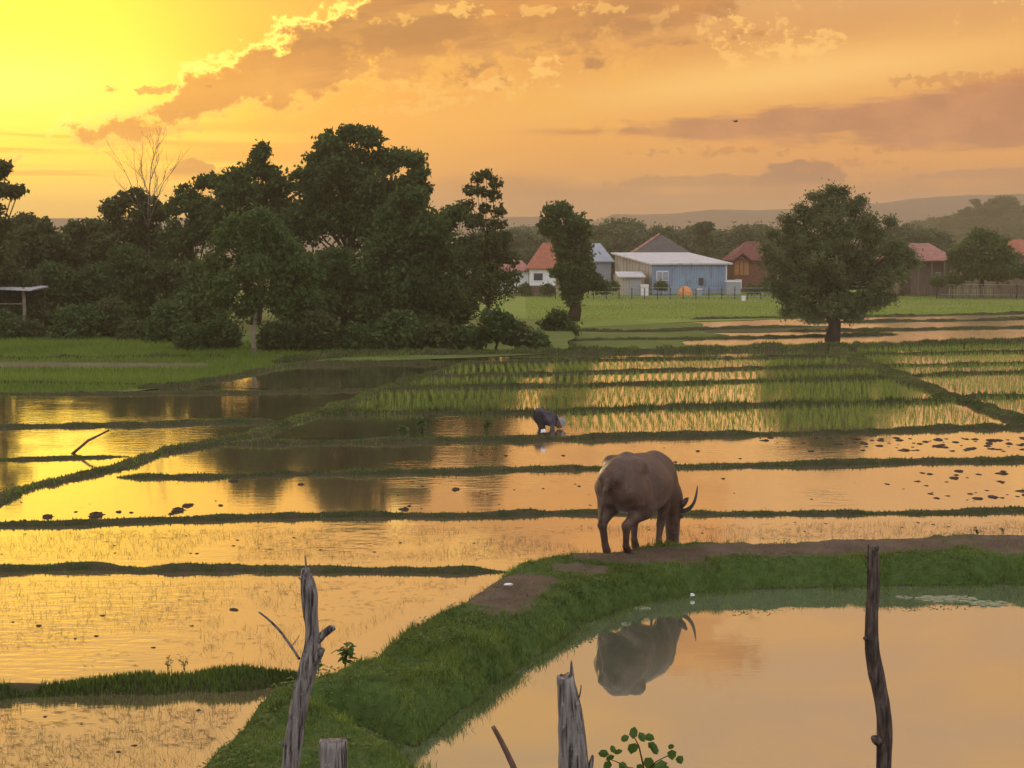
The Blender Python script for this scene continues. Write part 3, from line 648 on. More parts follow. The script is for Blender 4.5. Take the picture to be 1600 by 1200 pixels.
# ------------------------------------------------------------------ trees
def lt(Q, seed):
    c = np.asarray(Q)[:, 0]; q = vnoise(np.stack([c[:, 0] * 1.5 + c[:, 1] * .6, c[:, 2] * 1.8 + c[:, 1] * .5], 1), seed) + .6 * vnoise(np.stack([c[:, 0] * 3.7 - c[:, 1], c[:, 2] * 3.9], 1), seed + 1)
    return np.clip(.5 + .55 * q + np.random.default_rng(seed).uniform(-.25, .25, len(c)), 0, 1)
def crown_quads(lobes, leaf, dens, seed, sub=.26, squash=.8, cap=80, minr=.24):
    leaf = leaf * .95
    """lobes: (cx,cy,cz,r) world; leaves gathered in sub-clumps on every lobe"""
    g = np.random.default_rng(seed); out = []
    for cx, cy, cz, r in lobes:
        ns = max(8, int(34 * dens ** .5)); v = g.normal(size=(ns, 3)); v /= np.linalg.norm(v, axis=1)[:, None]
        cc = np.array([cx, cy, cz]) + v * (r * g.uniform(.35, .95, ns) ** .6)[:, None] * [1, 1, squash]
        rs = max(r * sub, minr) * g.uniform(.5, 1.6, ns); nl = int(np.clip(6.5 * dens * (r * sub / leaf) ** 2, 8, cap))
        c = np.repeat(cc, nl, 0); rr = np.repeat(rs, nl); u = g.normal(size=(len(c), 3))
        p = c + u * (rr * .62)[:, None] * [1, 1, .75]
        a = g.normal(size=(len(c), 3)); a /= np.linalg.norm(a, axis=1)[:, None]; b = np.cross(a, g.normal(size=(len(c), 3))); b /= np.linalg.norm(b, axis=1)[:, None]
        s = (leaf * g.uniform(.6, 1.3, len(c)))[:, None]
        out.append(np.stack([p - a * s, p - b * s * .5, p + a * s, p + b * s * .5], 1))
    return np.concatenate(out)
def limbs(base, lobes, r0, seed, split=.35):
    g = np.random.default_rng(seed); base = np.array(base, float)
    top = max(l[2] for l in lobes); cxm = np.mean([l[0] for l in lobes]); cym = np.mean([l[1] for l in lobes])
    hgt = top - base[2]; tr = [base + [0, 0, -.3]]
    for q in (.1, .22, .36, .5, .62, .74):
        tr.append(np.array([base[0] + (cxm - base[0]) * q + g.normal() * .02 * hgt, base[1] + (cym - base[1]) * q + g.normal() * .02 * hgt, base[2] + hgt * q]))
    rad = r0 * np.array([1.35, 1., .85, .65, .42, .25, .08]); parts = [tube(tr, rad, 8)]
    for l in lobes:
        c = np.array(l[:3]); k = min(5, max(3, int(np.interp((c[2] - base[2]) / hgt * .6, [.1, .25, .4, .55, .7], [1, 2, 3, 4, 5]))))
        s = tr[k]; m = (s + c) / 2 + [0, 0, -.12 * np.linalg.norm(c - s)] + g.normal(size=3) * .05 * l[3]
        parts.append(tube([s, m, c], [rad[k] * .3, rad[k] * .2, .012], 5))
    return join(*parts)
def px_tree(name, label, base_px, d, lobes_px, leaf=.16, dens=1., mat='leaf_dark', r0=.18, seed=0, group=None, bark='bark', cat='tree', gz=0., extra=1, sub=.26, depth=.8, cap=80, minr=.2):
    """lobes_px: (x, y, r) in photo pixels at distance d; given real depth round the trunk"""
    g = random.Random(seed); bx = px_base = pd(base_px, 400, d)[0]
    L = []
    cxm = sum(l[0] for l in lobes_px) / len(lobes_px)
    for x, y, r in lobes_px:
        rr = r / F * d
        for e in range(1 + extra):
            p = pd(x + (g.uniform(-.3, .3) * r if e else 0), y + (g.uniform(0, .4) * r if e else 0), d)
            off = g.uniform(-1, 1) * rr * depth * (.7 if e == 0 else 1.6)
            L.append((p[0] - bx, off, p[2] - gz, rr * (1 if e == 0 else .85)))
    o = thing(name, label, cat, (bx, d, gz), group=group)
    V, Fc = limbs((0, 0, 0), L, r0, seed); mesh('trunk', V, Fc, M[bark], o, smooth=True)
    Q = crown_quads(L, leaf, dens, seed, sub, cap=cap, minr=minr); nmesh('crown', Q, 4, M[mat], o, col=lt(Q, seed))
    return o
def blob(cx, cy, w_, h_, n, r, seed):
    g = random.Random(seed); out = []
    for k in range(n):
        a = g.uniform(0, 2 * pi); q = sqrt(g.uniform(0, 1)); out.append((cx + cos(a) * q * w_, cy + sin(a) * q * h_, r * g.uniform(.7, 1.2)))
    return out
px_tree('broadleaf_tree', 'tall tree at the left edge with a dark leafy bough reaching into the sky', -55, 82, [(-40, 300, 34), (-5, 268, 13), (8, 262, 8), (20, 300, 9), (4, 296, 12), (30, 297, 5), (-10, 325, 15), (-60, 360, 45), (5, 352, 14), (-30, 400, 50)], .17, .8, 'leaf_olive', .2, 1, sub=.3)
px_tree('round_tree', 'low rounded tree near the left edge, behind the open shelter', 60, 92, blob(60, 390, 34, 40, 9, 24, 2) + [(62, 358, 20), (35, 400, 25)], .17, 1.2, 'leaf_olive', .2, 2)
px_tree('flat_topped_tree', 'flat topped tree between the left rounded tree and the bare tree', 140, 97, blob(140, 400, 36, 45, 9, 26, 3) + [(120, 358, 16), (150, 352, 17), (172, 362, 12)], .17, 1.1, 'leaf_olive', .2, 3)
px_tree('leafy_tree', 'leafy tree whose crown surrounds the foot of the bare tree', 215, 95, [(190, 318, 22), (215, 306, 15), (235, 322, 18), (175, 330, 16), (250, 330, 16), (210, 350, 34), (240, 380, 40), (180, 385, 40)], .17, 1.1, 'leaf_olive', .22, 4)
px_tree('open_crowned_tree', 'open crowned tree just right of the bare tree, sky showing through', 300, 93, [(292, 300, 20), (315, 285, 14), (335, 280, 13), (275, 322, 17), (310, 325, 26), (290, 360, 36), (325, 355, 36), (270, 400, 38)], .17, .9, 'leaf_dark', .2, 5)
px_tree('spired_tree', 'tall tree with a spired leafy tip left of the tallest tree', 395, 90, [(404, 243, 13), (410, 232, 9), (398, 262, 18), (420, 270, 17), (365, 275, 18), (350, 292, 20), (435, 290, 20), (385, 295, 36), (420, 320, 40), (355, 335, 40), (395, 370, 50)], .17, 1.1, 'leaf_dark', .28, 6)
px_tree('tallest_tree', 'tallest broad dark tree, its crown topping the whole tree line', 550, 88, [(520, 222, 23), (548, 210, 20), (580, 216, 21), (500, 248, 22), (600, 250, 25), (545, 255, 42), (490, 285, 34), (590, 300, 42), (630, 245, 14), (535, 320, 55), (480, 340, 40), (600, 360, 45)], .17, 1.3, 'leaf_dark', .4, 7)
px_tree('leaning_tree', 'narrow leaning tree against the right side of the tallest tree', 640, 86, [(645, 250, 17), (656, 270, 15), (640, 290, 22), (662, 296, 10), (650, 320, 24), (640, 360, 34)], .17, 1., 'leaf_dark', .2, 8)
px_tree('bushy_tree', 'grey green bushy tree in front of the tallest tree', 640, 79, [(625, 318, 24), (650, 305, 18), (610, 345, 30), (660, 350, 32), (630, 380, 42), (680, 395, 35), (600, 410, 42), (650, 440, 48), (690, 455, 36), (610, 480, 42), (660, 500, 38)], .15, 1.3, 'leaf_dark', .3, 9)
px_tree('pale_trunk_tree', 'mid green tree on a bare pale trunk at the field edge', 398, 64.5, [(372, 342, 18), (405, 335, 15), (425, 360, 24), (355, 372, 26), (395, 375, 28), (450, 392, 26), (400, 410, 36), (475, 410, 20), (490, 428, 12), (338, 408, 22), (365, 440, 30), (445, 435, 30), (478, 452, 18), (410, 462, 24), (345, 462, 20), (385, 480, 22), (440, 475, 20), (330, 440, 12)], .10, .9, 'leaf_green', .10, 10, bark='palebark', gz=.05)
px_tree('thin_tree', 'thin loose crowned tree between the bushy tree and the slender tree', 705, 84, [(700, 335, 20), (720, 330, 12), (688, 350, 20), (735, 345, 10), (700, 380, 32), (730, 400, 30), (720, 440, 36)], .15, .8, 'leaf_dark', .15, 11)
px_tree('slender_tree', 'tall slender tree with separate dark tufts at the right end of the wood', 758, 76, [(745, 278, 11), (760, 272, 9), (775, 285, 11), (735, 298, 11), (752, 300, 10), (772, 305, 11), (732, 320, 12), (758, 325, 9), (780, 328, 10), (745, 345, 16), (775, 352, 17), (790, 370, 12), (755, 378, 24), (780, 395, 20), (800, 405, 14), (740, 400, 22), (760, 430, 28), (800, 430, 15), (785, 450, 22), (745, 465, 28)], .11, .7, 'leaf_olive', .13, 12, extra=0, sub=.34, minr=.1, cap=60)
px_tree('dark_bushy_tree', 'dark lopsided tree on a short stout trunk in front of the blue building', 893, 110, [(862, 332, 17), (880, 328, 16), (900, 345, 18), (855, 352, 17), (915, 362, 14), (885, 360, 30), (893, 390, 30), (905, 415, 24), (880, 420, 22), (925, 438, 18), (940, 445, 8), (905, 448, 20), (890, 440, 20), (896, 468, 13), (888, 462, 10)], .17, 1.2, 'leaf_dark', .42, 13, gz=FAR + .1)
px_tree('round_shade_tree', 'large round shade tree on a short trunk at the end of the field path', 1302, 88.3, [(1310, 318, 20), (1290, 322, 18), (1330, 325, 18), (1265, 335, 20), (1350, 340, 20), (1240, 355, 22), (1300, 350, 38), (1366, 362, 20), (1228, 385, 20), (1392, 388, 22), (1340, 380, 42), (1270, 385, 42), (1395, 412, 20), (1215, 415, 18), (1225, 440, 22), (1380, 430, 26), (1300, 420, 48), (1250, 460, 28), (1360, 455, 30), (1305, 465, 34), (1255, 480, 16), (1340, 480, 18), (1235, 465, 16), (1300, 482, 26), (1272, 486, 20), (1330, 486, 20), (1218, 452, 14), (1372, 470, 16), (1270, 306, 7), (1345, 312, 7), (1226, 342, 9), (1203, 404, 11), (1420, 396, 10), (1390, 346, 9), (1408, 430, 12), (1200, 440, 9), (1228, 488, 9), (1392, 466, 9), (1318, 297, 7), (1430, 410, 7), (1194, 388, 6), (1240, 428, 22), (1347, 418, 26), (1290, 440, 26), (1300, 296, 5), (1248, 326, 7), (1288, 305, 8), (1312, 302, 7), (1205, 365, 8), (1405, 385, 9)], .085, .85, 'leaf_grey', .36, 14, gz=FAR + .05, sub=.24, cap=110, minr=.26)
# undergrowth trees filling the wood
ug = [(20, 445, 45, 84, 'leaf_olive'), (85, 450, 46, 87, 'leaf_dark'), (150, 440, 48, 88, 'leaf_dark'), (205, 430, 46, 84, 'leaf_dark'), (265, 440, 46, 85, 'leaf_olive'), (320, 450, 46, 83, 'leaf_dark'),
      (480, 420, 50, 84, 'leaf_dark'), (540, 430, 52, 83, 'leaf_dark'), (585, 440, 42, 82, 'leaf_dark'), (700, 480, 36, 78, 'leaf_dark'), (450, 350, 44, 96, 'leaf_dark'), (30, 365, 40, 110, 'leaf_olive'), (110, 395, 44, 112, 'leaf_olive'), (-30, 430, 50, 86, 'leaf_olive')]
glist = ['at the far left', 'left of the flat topped tree', 'under the flat topped tree', 'under the bare tree', 'right of the bare tree', 'left of the pale trunk', 'right of the pale trunk', 'under the tallest tree', 'left of the grey green bushy tree', 'under the thin tree', 'between the spired and the tallest tree', 'far behind the rounded left tree', 'far behind the flat topped tree', 'cut by the left frame edge']
for k, (x, y, r, d, mt) in enumerate(ug):
    px_tree('undergrowth_tree', 'shadowy undergrowth tree in the wood, ' + glist[k], x, d, blob(x, y, r * .55, r * .6, 7, r * .55, 50 + k) + blob(x, y + 45, r * .7, 30, 5, r * .6, 80 + k), .16, 1.2, mt, .14, 60 + k, 'undergrowth trees of the wood', gz=.05)
bs = [(262, 496, 32, 73), (300, 528, 22, 68), (205, 520, 24, 75), (120, 508, 34, 76), (50, 520, 24, 76), (345, 518, 26, 68), (440, 520, 30, 67), (500, 510, 40, 67), (560, 528, 24, 66.5), (620, 512, 38, 66.5), (680, 526, 26, 66.5), (730, 530, 20, 67), (775, 504, 28, 67), (808, 518, 18, 67), (838, 532, 8, 67), (-10, 510, 34, 76), (160, 488, 34, 78), (465, 470, 34, 72)]
bl = ['pale rounded bush left of the pale trunk', 'low bush at the field edge near the pale trunk', 'small bush behind the left green field', 'bush in front of the flat topped tree', 'bush beside the shelter post', 'dark bush touching the pale trunk tree', 'dark bush right of the pale trunk', 'dark bush under the tallest tree, left part', 'dark bush under the tallest tree, right part', 'bush at the foot of the grey green tree', 'bush right of the grey green tree', 'low bush left of the slender tree', 'broad bush round the foot of the slender tree', 'bush between the slender tree and the field', 'rightmost low bush of the wood on the bund', 'bush behind the shelter at the left edge', 'taller bush behind the left fields', 'bush beneath the pale trunk tree crown']
for k, (x, y, r, d) in enumerate(bs):
    px_tree('bush', bl[k], x, d, blob(x, y, r * .6, r * .45, 7, r * .6, 150 + k) + [(x, y + r * .55, r * .6), (x - r * .5, y + r * .5, r * .5), (x + r * .5, y + r * .5, r * .5)], .12, 1.2, ['leaf_green', 'leaf_dark', 'leaf_olive', 'leaf_dark'][min(k, 1 + k % 3)], .06, 170 + k, 'bushes along the foot of the wood', cat='bush', gz=.05)
px_tree('bush', 'loose bush left of the dark lopsided tree in the far field', 868, 84, [(872, 495, 14), (860, 505, 14), (885, 508, 14), (868, 515, 18), (890, 520, 12)], .12, 1., 'leaf_dark', .06, 201, cat='bush', gz=FAR)
# bare tree
def bare(o, h, seed):
    g = random.Random(seed); parts = []
    def grow(p, dirv, L, r, lev):
        q = [np.array(p)]; dv = np.array(dirv, float)
        for k in range(4):
            dv = dv + np.array([g.gauss(0, .08), g.gauss(0, .08), .04]); dv /= np.linalg.norm(dv); q.append(q[-1] + dv * L / 4)
        r = r * .62; parts.append(tube(q, np.linspace(r, r * .5, 5), 5))
        if lev:
            for k in range(4 if lev > 2 else 3):
                s = q[1 + (k + 1) % 4]; a = g.uniform(0, 2 * pi); t = g.uniform(.3, .62)
                nd = dv * cos(t) + np.array([cos(a), sin(a), .1]) * sin(t); grow(s, nd, L * g.uniform(.45, .68), r * .9, lev - 1)
    grow((0, 0, 0), (0.02, 0, 1), h * .62, .16, 0); grow((0.03, 0, h * .55), (0, 0, 1), h * .28, .08, 4)
    grow((0, 0, h * .52), (-.55, .1, 1.), h * .24, .06, 3); grow((0, 0, h * .5), (.3, -.2, 1.), h * .24, .06, 3)
    V, Fc = join(*parts); mesh('trunk', V, Fc, M['palebark'], o, smooth=True)
b0 = pd(232, 400, 94); o = thing('bare_tree', 'leafless tree with fine spreading twigs standing above the wood', 'tree', (b0[0], 94, 0)); bare(o, 11.3, 3)

# far trees behind the houses: prototypes then copies
def copy_tree(o, parent=None):
    c = o.copy(); COL.objects.link(c); c.parent = parent
    for ch in list(o.children): copy_tree(ch, c)
    return c
protos = []
for s, (nl, hh_, ww) in enumerate([(11, 8, 4.2), (9, 9, 3.2), (12, 7, 5.), (7, 11, 2.4)]):
    g = random.Random(300 + s); L = []
    for k in range(nl):
        a = g.uniform(0, 2 * pi); q = sqrt(g.uniform(0, 1)); zz = g.uniform(.3, .85)
        L.append((cos(a) * q * ww * (1.15 - zz) * 1.2, sin(a) * q * ww * (1.15 - zz) * 1.2, hh_ * zz, ww * g.uniform(.32, .48)))
    o = bpy.data.objects.new('distant_tree', None); o.empty_display_size = .2
    V, Fc = limbs((0, 0, 0), L, .22, s); me_ = mesh('trunk', V, Fc, M['bark'], o)
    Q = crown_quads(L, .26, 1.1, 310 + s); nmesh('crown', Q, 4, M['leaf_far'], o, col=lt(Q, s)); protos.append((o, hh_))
def far_tree(x, ytop, d, kind, label, group, gz=-1.0, wide=1.):
    pr, hp = protos[kind]; top = pd(x, ytop, d); o = copy_tree(pr); o.location = (top[0], d, gz); s = (top[2] - gz) / (hp * 1.02)
    o.scale = (s * wide, s * wide, s); o.rotation_euler = (0, 0, (x * 7.3) % 6.28); o.name = 'distant_tree'; tag(o, label, 'tree', group); return o
fr_ = random.Random(8)
G1 = 'hazy trees behind the houses'
spec = [(805, 356, 0), (822, 362, 2), (840, 358, 1), (935, 355, 1), (955, 345, 0), (975, 343, 2), (1000, 352, 0), (1022, 357, 1), (1045, 355, 2), (1065, 350, 1), (1088, 350, 0), (1108, 330, 3), (1125, 345, 1), (1145, 350, 0), (1165, 353, 2), (1185, 352, 1), (1210, 350, 0), (1400, 350, 1), (1420, 352, 2), (1440, 356, 0), (1462, 358, 2), (780, 360, 0)]
for k, (x, y, kd) in enumerate(spec):
    if x == 1108: far_tree(x, y, 215, kd, 'pointed tree rising highest behind the blue building roof', None, wide=1.3)
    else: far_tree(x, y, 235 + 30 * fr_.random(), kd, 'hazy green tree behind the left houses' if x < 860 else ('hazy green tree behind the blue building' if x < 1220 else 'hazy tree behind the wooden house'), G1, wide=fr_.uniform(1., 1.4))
for k in range(30):
    x = 760 + k * 16 + fr_.uniform(-6, 6); far_tree(x, 361 + fr_.uniform(-7, 7), 330 + 60 * fr_.random(), k % 3, 'small faded tree in the farthest tree belt', 'faded far tree belt', wide=1.5)
for k in range(90):
    x = 1370 + fr_.uniform(0, 270); q = fr_.random(); d = 430 + 170 * q; yl = np.interp(x, [1370, 1410, 1450, 1520, 1600, 1650], [356, 348, 338, 327, 322, 320])
    yt = yl + (1 - q) * 42 + fr_.uniform(-5, 5); far_tree(x, yt, d, k % 3, 'hazy tree on the wooded hillside at the right', 'trees on the wooded hillside', gz=max(-1., pd(x, yt + 26, d)[2] - 2), wide=1.6)
for x, y in ((1532, 303), (1550, 308), (1572, 306), (1510, 318), (1592, 318)): far_tree(x, y, 560, 1 if x != 1572 else 2, 'taller tree on top of the wooded hill breaking the skyline', 'skyline trees on the wooded hill', gz=pd(x, 350, 560)[2], wide=1.3)
px_tree('broad_bush_tree', 'broad round tree right of the wooden house', 1535, 160, [(1535, 372, 20), (1515, 385, 20), (1555, 385, 20), (1500, 400, 20), (1570, 402, 18), (1535, 400, 34), (1520, 418, 24), (1555, 420, 24)], .22, 1.2, 'leaf_green', .3, 210, gz=FAR)
px_tree('garden_tree', 'small tree pressed against the left end of the wooden house', 1412, 166, [(1405, 385, 16), (1398, 400, 14), (1418, 398, 12), (1408, 415, 16)], .2, 1., 'leaf_dark', .2, 211, gz=FAR)
gb = [(1033, 447, 8, 167, 'small dark bush against the blue wall'), (1490, 437, 12, 158, 'garden bush behind the right picket fence, leftmost'), (1590, 425, 16, 156, 'garden bush near the right frame edge'), (1465, 440, 10, 157, 'garden bush in front of the wooden house'), (958, 447, 7, 165, 'small bush left of the grey annexe'), (945, 452, 8, 163, 'low bush by the grey shed'), (820, 452, 9, 164, 'low bush before the white house'), (855, 452, 9, 163, 'low bush right of the white house window'), (1175, 452, 8, 164, 'low bush before the red roofed house'), (1196, 450, 9, 163, 'low bush left of the shade tree crown')]
for k, (x, y, r, d, lb) in enumerate(gb):
    px_tree('bush', lb, x, d, [(x - r * .5, y, r * .7), (x + r * .5, y + 1, r * .7), (x, y - r * .4, r * .7)], .16, 1.1, 'leaf_green', .05, 220 + k, cat='bush', gz=FAR)
for pr, _ in protos:
    for ch in list(pr.children): bpy.data.objects.remove(ch)
    bpy.data.objects.remove(pr)

# ------------------------------------------------------------------ houses
M['bluewall'] = simple('bluewall', (.21, .30, .44), (.26, .35, .48), .6, .8, .2, 0)
M['cream'] = simple('cream', (.40, .36, .31), (.48, .43, .38), .8, .9, .1, 0)
M['metalroof'] = simple('metalroof', (.50, .50, .54), (.58, .58, .62), .5, .6, .3, 0)
M['orangeroof'] = simple('orangeroof', (.30, .10, .065), (.38, .14, .085), 1.5, .85, .2, .4, .05)
M['redroof'] = simple('redroof', (.13, .04, .04), (.19, .06, .05), 1.5, .85, .2, .4, .05)
M['pinkroof'] = simple('pinkroof', (.30, .13, .11), (.38, .18, .15), 1.5, .85, .2, .4, .05)
M['greyroof'] = simple('greyroof', (.07, .068, .070), (.10, .096, .098), 1.5, .85, .2, .3, .05)
M['bluegrey'] = simple('bluegrey', (.25, .28, .33), (.32, .35, .40), 1.2, .7, .2, 0)
M['plank'] = simple('plank', (.12, .09, .07), (.22, .17, .14), 3., .9, .1, .4, .03, (6, 6, .3))
M['orangelitwood'] = simple('orangelitwood', (.34, .14, .06), (.42, .19, .08), 3., .8, .2, 0)  # orange light on the gable is put into the wood colour, nothing glows
M['brick'] = simple('brick', (.13, .06, .045), (.19, .09, .065), 4., .9, .1, 0)
M['white'] = simple('white', (.70, .70, .72), (.78, .78, .80), 3., .7, .2, 0)
M['glass'] = simple('glass', (.03, .03, .04), (.05, .05, .06), 3., .2, .5, 0)
M['shutter'] = simple('shutter', (.30, .31, .34), (.36, .37, .40), 2., .6, .3, 0)
M['orangetarp'] = simple('orangetarp', (.62, .22, .06), (.70, .32, .12), 4., .7, .2, .3)
def Z(y, d): return pd(800, y, d)[2]
def X(x, d): return pd(x, 400, d)[0]
G0 = FAR + .05
def quadprism(c, z0, ztops):
    """walls of a 4-corner plan c (ccw), one top height per corner"""
    V = [(p[0], p[1], z0) for p in c] + [(p[0], p[1], z) for p, z in zip(c, ztops)]
    return V, [(0, 1, 5, 4), (1, 2, 6, 5), (2, 3, 7, 6), (3, 0, 4, 7), (4, 5, 6, 7)]
for k_ in ('metalroof', 'orangeroof', 'redroof', 'pinkroof', 'greyroof', 'bluewall', 'cream'):
    t = NT(M[k_].node_tree); b = t.n['Principled BSDF']; co = objco(t); s3 = t.sep(co)
    wv = t.n.new('ShaderNodeTexWave'); wv.bands_direction = 'X'; t.put(wv.inputs['Vector'], co); wv.inputs['Scale'].default_value = 1.1; wv.inputs['Distortion'].default_value = .3
    dirt = t.noise(t.xyz(t.mul(s3[0], 1.5), t.mul(s3[1], 1.5), t.mul(s3[2], .5)), 1., 6, .65)
    old = b.inputs['Base Color'].links[0].from_socket
    k2_ = t.add(t.mul(t.ss(wv.outputs['Fac'], .15, .0), .35), t.mul(t.ss(dirt, .48, .68), .45))
    t.put(b.inputs['Base Color'], t.mix(k2_, old, (.10, .08, .06)))
# blue warehouse
C0 = np.array([X(1019, 170), 170.]); C1 = np.array([X(1135, 173), 173.]); C2 = np.array([X(961, 181), 181.]); C3 = C1 + C2 - C0
o = thing('warehouse', 'long low building with a light blue front wall and white metal roof', 'building', (C0[0], C0[1], G0))
def loc(p, z=0.): return (p[0] - C0[0], p[1] - C0[1], z)
zf = Z(414, 170) - G0; zr = Z(411, 173) - G0; zb = Z(398, 181) - G0
lc = [loc(p)[:2] for p in (C0, C1, C3, C2)]
t_ = .12; V, Fc = quadprism(lc, 0, [zf, zf, zb, zb]); side = mesh('side_wall', V, [Fc[2], Fc[3], Fc[4], Fc[1]], M['cream'], o)
def wallslab(a, b, z0, z1a, z1b, th, out, mat, parent, name):
    a = np.array(a); b = np.array(b); e = (b - a) / np.linalg.norm(b - a); nrm = np.array([e[1], -e[0]]) * th
    V = [(*a, z0), (*b, z0), (*b, z1b), (*a, z1a)]; V = [(p[0] + nrm[0] * out, p[1] + nrm[1] * out, p[2]) for p in V] + [(p[0] + nrm[0] * (out + 1), p[1] + nrm[1] * (out + 1), p[2]) for p in V]
    return mesh(name, V, [(3, 2, 1, 0), (4, 5, 6, 7), (0, 1, 5, 4), (1, 2, 6, 5), (2, 3, 7, 6), (3, 0, 4, 7)], mat, parent)
front = wallslab(lc[0], lc[1], 0, zf, zf, .08, .1, M['bluewall'], o, 'front_wall')
e = np.array(lc[1]) - np.array(lc[0])
def onfront(f0, f1, z0, z1, mat, name, parent=o, th=.08, out=1.4): return wallslab(np.array(lc[0]) + e * f0, np.array(lc[0]) + e * f1, z0, z1, z1, th, out, mat, parent, name)
wf = onfront(.05, .21, 1.5, 2.6, M['white'], 'window'); 
for q in (.062, .14): onfront(q, q + .06, 1.62, 2.48, M['bluegrey'], 'pane', wf, out=2.6)
onfront(.62, .68, 1.0, 1.8, M['glass'], 'vent'); onfront(.985, 1.0, 0, zf, M['white'], 'corner_trim')
ov = .5; ex = e / np.linalg.norm(e); sy = (np.array(lc[3]) - np.array(lc[0])); sy = sy / np.linalg.norm(sy)
rc = [np.array(lc[0]) - ex * .4 - sy * .5, np.array(lc[1]) + ex * .6 - sy * .5, np.array(lc[2]) + ex * .6 + sy * .4, np.array(lc[3]) - ex * .4 + sy * .4]
rz_ = [zf + .02, zf + .02, zb + .1, zb + .1]; V = [(*p, z) for p, z in zip(rc, rz_)] + [(*p, z + .16) for p, z in zip(rc, rz_)]
mesh('roof', V, [(3, 2, 1, 0), (4, 5, 6, 7), (0, 1, 5, 4), (1, 2, 6, 5), (2, 3, 7, 6), (3, 0, 4, 7)], M['metalroof'], o)
# annexe
d = 168.; x0, x1 = X(971, d), X(1003, d); o = thing('annexe', 'small pale annexe with a white lean-to roof and grey roller door', 'outbuilding', ((x0 + x1) / 2, d, G0)); hw_ = (x1 - x0) / 2
z1 = Z(434, d) - G0
V, Fc = boxg(-hw_, hw_, 0, 4, 0, z1); mesh('wall', V, Fc, M['cream'], o)
V, Fc = boxg(-.25, hw_ - .25, -.06, -.003, 0, z1 * .86); mesh('roller_door', V, Fc, M['shutter'], o)
V = [(-hw_ - .4, -.5, z1 + .03), (hw_ + .4, -.5, z1 + .03), (hw_ + .4, 4.2, z1 + .5), (-hw_ - .4, 4.2, z1 + .5)]; V += [(a, b, c + .12) for a, b, c in V]
mesh('roof', V, [(3, 2, 1, 0), (4, 5, 6, 7), (0, 1, 5, 4), (1, 2, 6, 5), (2, 3, 7, 6), (3, 0, 4, 7)], M['metalroof'], o)
def hiproof(o, x0, x1, y0, y1, ze, zt, rx0, rx1, mat, th=.12, name='roof'):
    ym = (y0 + y1) / 2
    V = [(x0, y0, ze), (x1, y0, ze), (x1, y1, ze), (x0, y1, ze), (rx0, ym, zt), (rx1, ym, zt)]
    V += [(x0, y0, ze - th), (x1, y0, ze - th), (x1, y1, ze - th), (x0, y1, ze - th)]
    return mesh(name, V, [(0, 1, 5, 4), (1, 2, 5), (2, 3, 4, 5), (3, 0, 4), (6, 7, 1, 0), (7, 8, 2, 1), (8, 9, 3, 2), (9, 6, 0, 3), (9, 8, 7, 6)], mat, o)
def house(name, label, xa, xb, d, ywall, yeave, yroof, wallm, roofm, rxa=None, rxb=None, depth=6., oh=.4):
    xc = (X(xa, d) + X(xb, d)) / 2; w2 = (X(xb, d) - X(xa, d)) / 2
    o = thing(name, label, 'house', (xc, d, G0)); zt = Z(yeave, d) - G0
    V, Fc = boxg(-w2, w2, 0, depth, 0, zt); mesh('wall', V, Fc, wallm, o)
    rx0 = X(rxa, d) - xc if rxa else 0; rx1 = X(rxb, d) - xc if rxb else 0
    dm_ = d + depth / 2; hiproof(o, -w2 - oh, w2 + oh, -oh, depth + oh, zt + .02 + .12, Z(yroof, dm_) - G0, rx0, rx1, roofm)
    return o, xc, w2, zt
def win(o, xc, xa, xb, ya, yb, d, frame='white', pane='glass', out=.0, name='window'):
    x0, x1, z0, z1 = X(xa, d) - xc, X(xb, d) - xc, Z(yb, d) - G0, Z(ya, d) - G0
    V, Fc = boxg(x0 - .1, x1 + .1, -.07 - out, -.004 - out, z0 - .1, z1 + .1); f = mesh(name, V, Fc, M[frame], o)
    V, Fc = boxg(x0, x1, -.10 - out, -.073 - out, z0, z1); mesh('pane', V, Fc, M[pane], f)
o, xc, w2, zt = house('tiled_house', 'white walled house with a steep orange tiled roof, left of the dark tree', 828, 868, 172, 445, 421, 379, M['white'], M['orangeroof'], 849, 862)
win(o, xc, 834, 848, 427, 438, 172); V, Fc = boxg(-w2 - .05, w2 + .05, -.15, -.003, 0, .95); mesh('plinth', V, Fc, M['brick'], o)
o, xc, w2, zt = house('low_house', 'low house with a faded red roof half hidden behind the slender tree', 782, 826, 178, 440, 425, 406, M['white'], M['pinkroof'], 795, 815)
win(o, xc, 790, 798, 430, 438, 178)
o, xc, w2, zt = house('grey_shed', 'blue grey metal shed half hidden behind the dark lopsided tree', 922, 955, 184, 450, 410, 380, M['bluegrey'], M['bluegrey'], 928, 940)
V, Fc = boxg(-.6, .6, -.05, -.003, 0, 2.1); mesh('door', V, Fc, M['shutter'], o)
o, xc, w2, zt = house('dark_roofed_house', 'house with a large dark grey pyramid roof behind the white metal roof', 992, 1078, 192, 440, 399, 367, M['cream'], M['greyroof'], 1036, 1040, 9.)
V = [(-w2 - .5, -.48, zt + .22), (X(1036, 192) - xc, 4.3, Z(366, 196.3) - G0), (X(1036, 192) - xc + .1, 4.5, Z(366, 196.3) - G0 + .12), (-w2 - .45, -.3, zt + .36)]
mesh('fascia', V + [(a - .25, b, c) for a, b, c in V], [(0, 1, 2, 3), (7, 6, 5, 4), (0, 4, 5, 1), (3, 2, 6, 7), (0, 3, 7, 4), (1, 5, 6, 2)], M['pinkroof'], o)
o, xc, w2, zt = house('gabled_house', 'dark red roofed house with a wood gable coloured as if lit orange beside the warehouse', 1146, 1205, 178, 440, 408, 377, M['brick'], M['redroof'], 1172, 1192, 7.)
x0, x1 = X(1148, 178) - xc, X(1170, 178) - xc; zg = Z(430, 178) - G0; zp = Z(400, 178) - G0
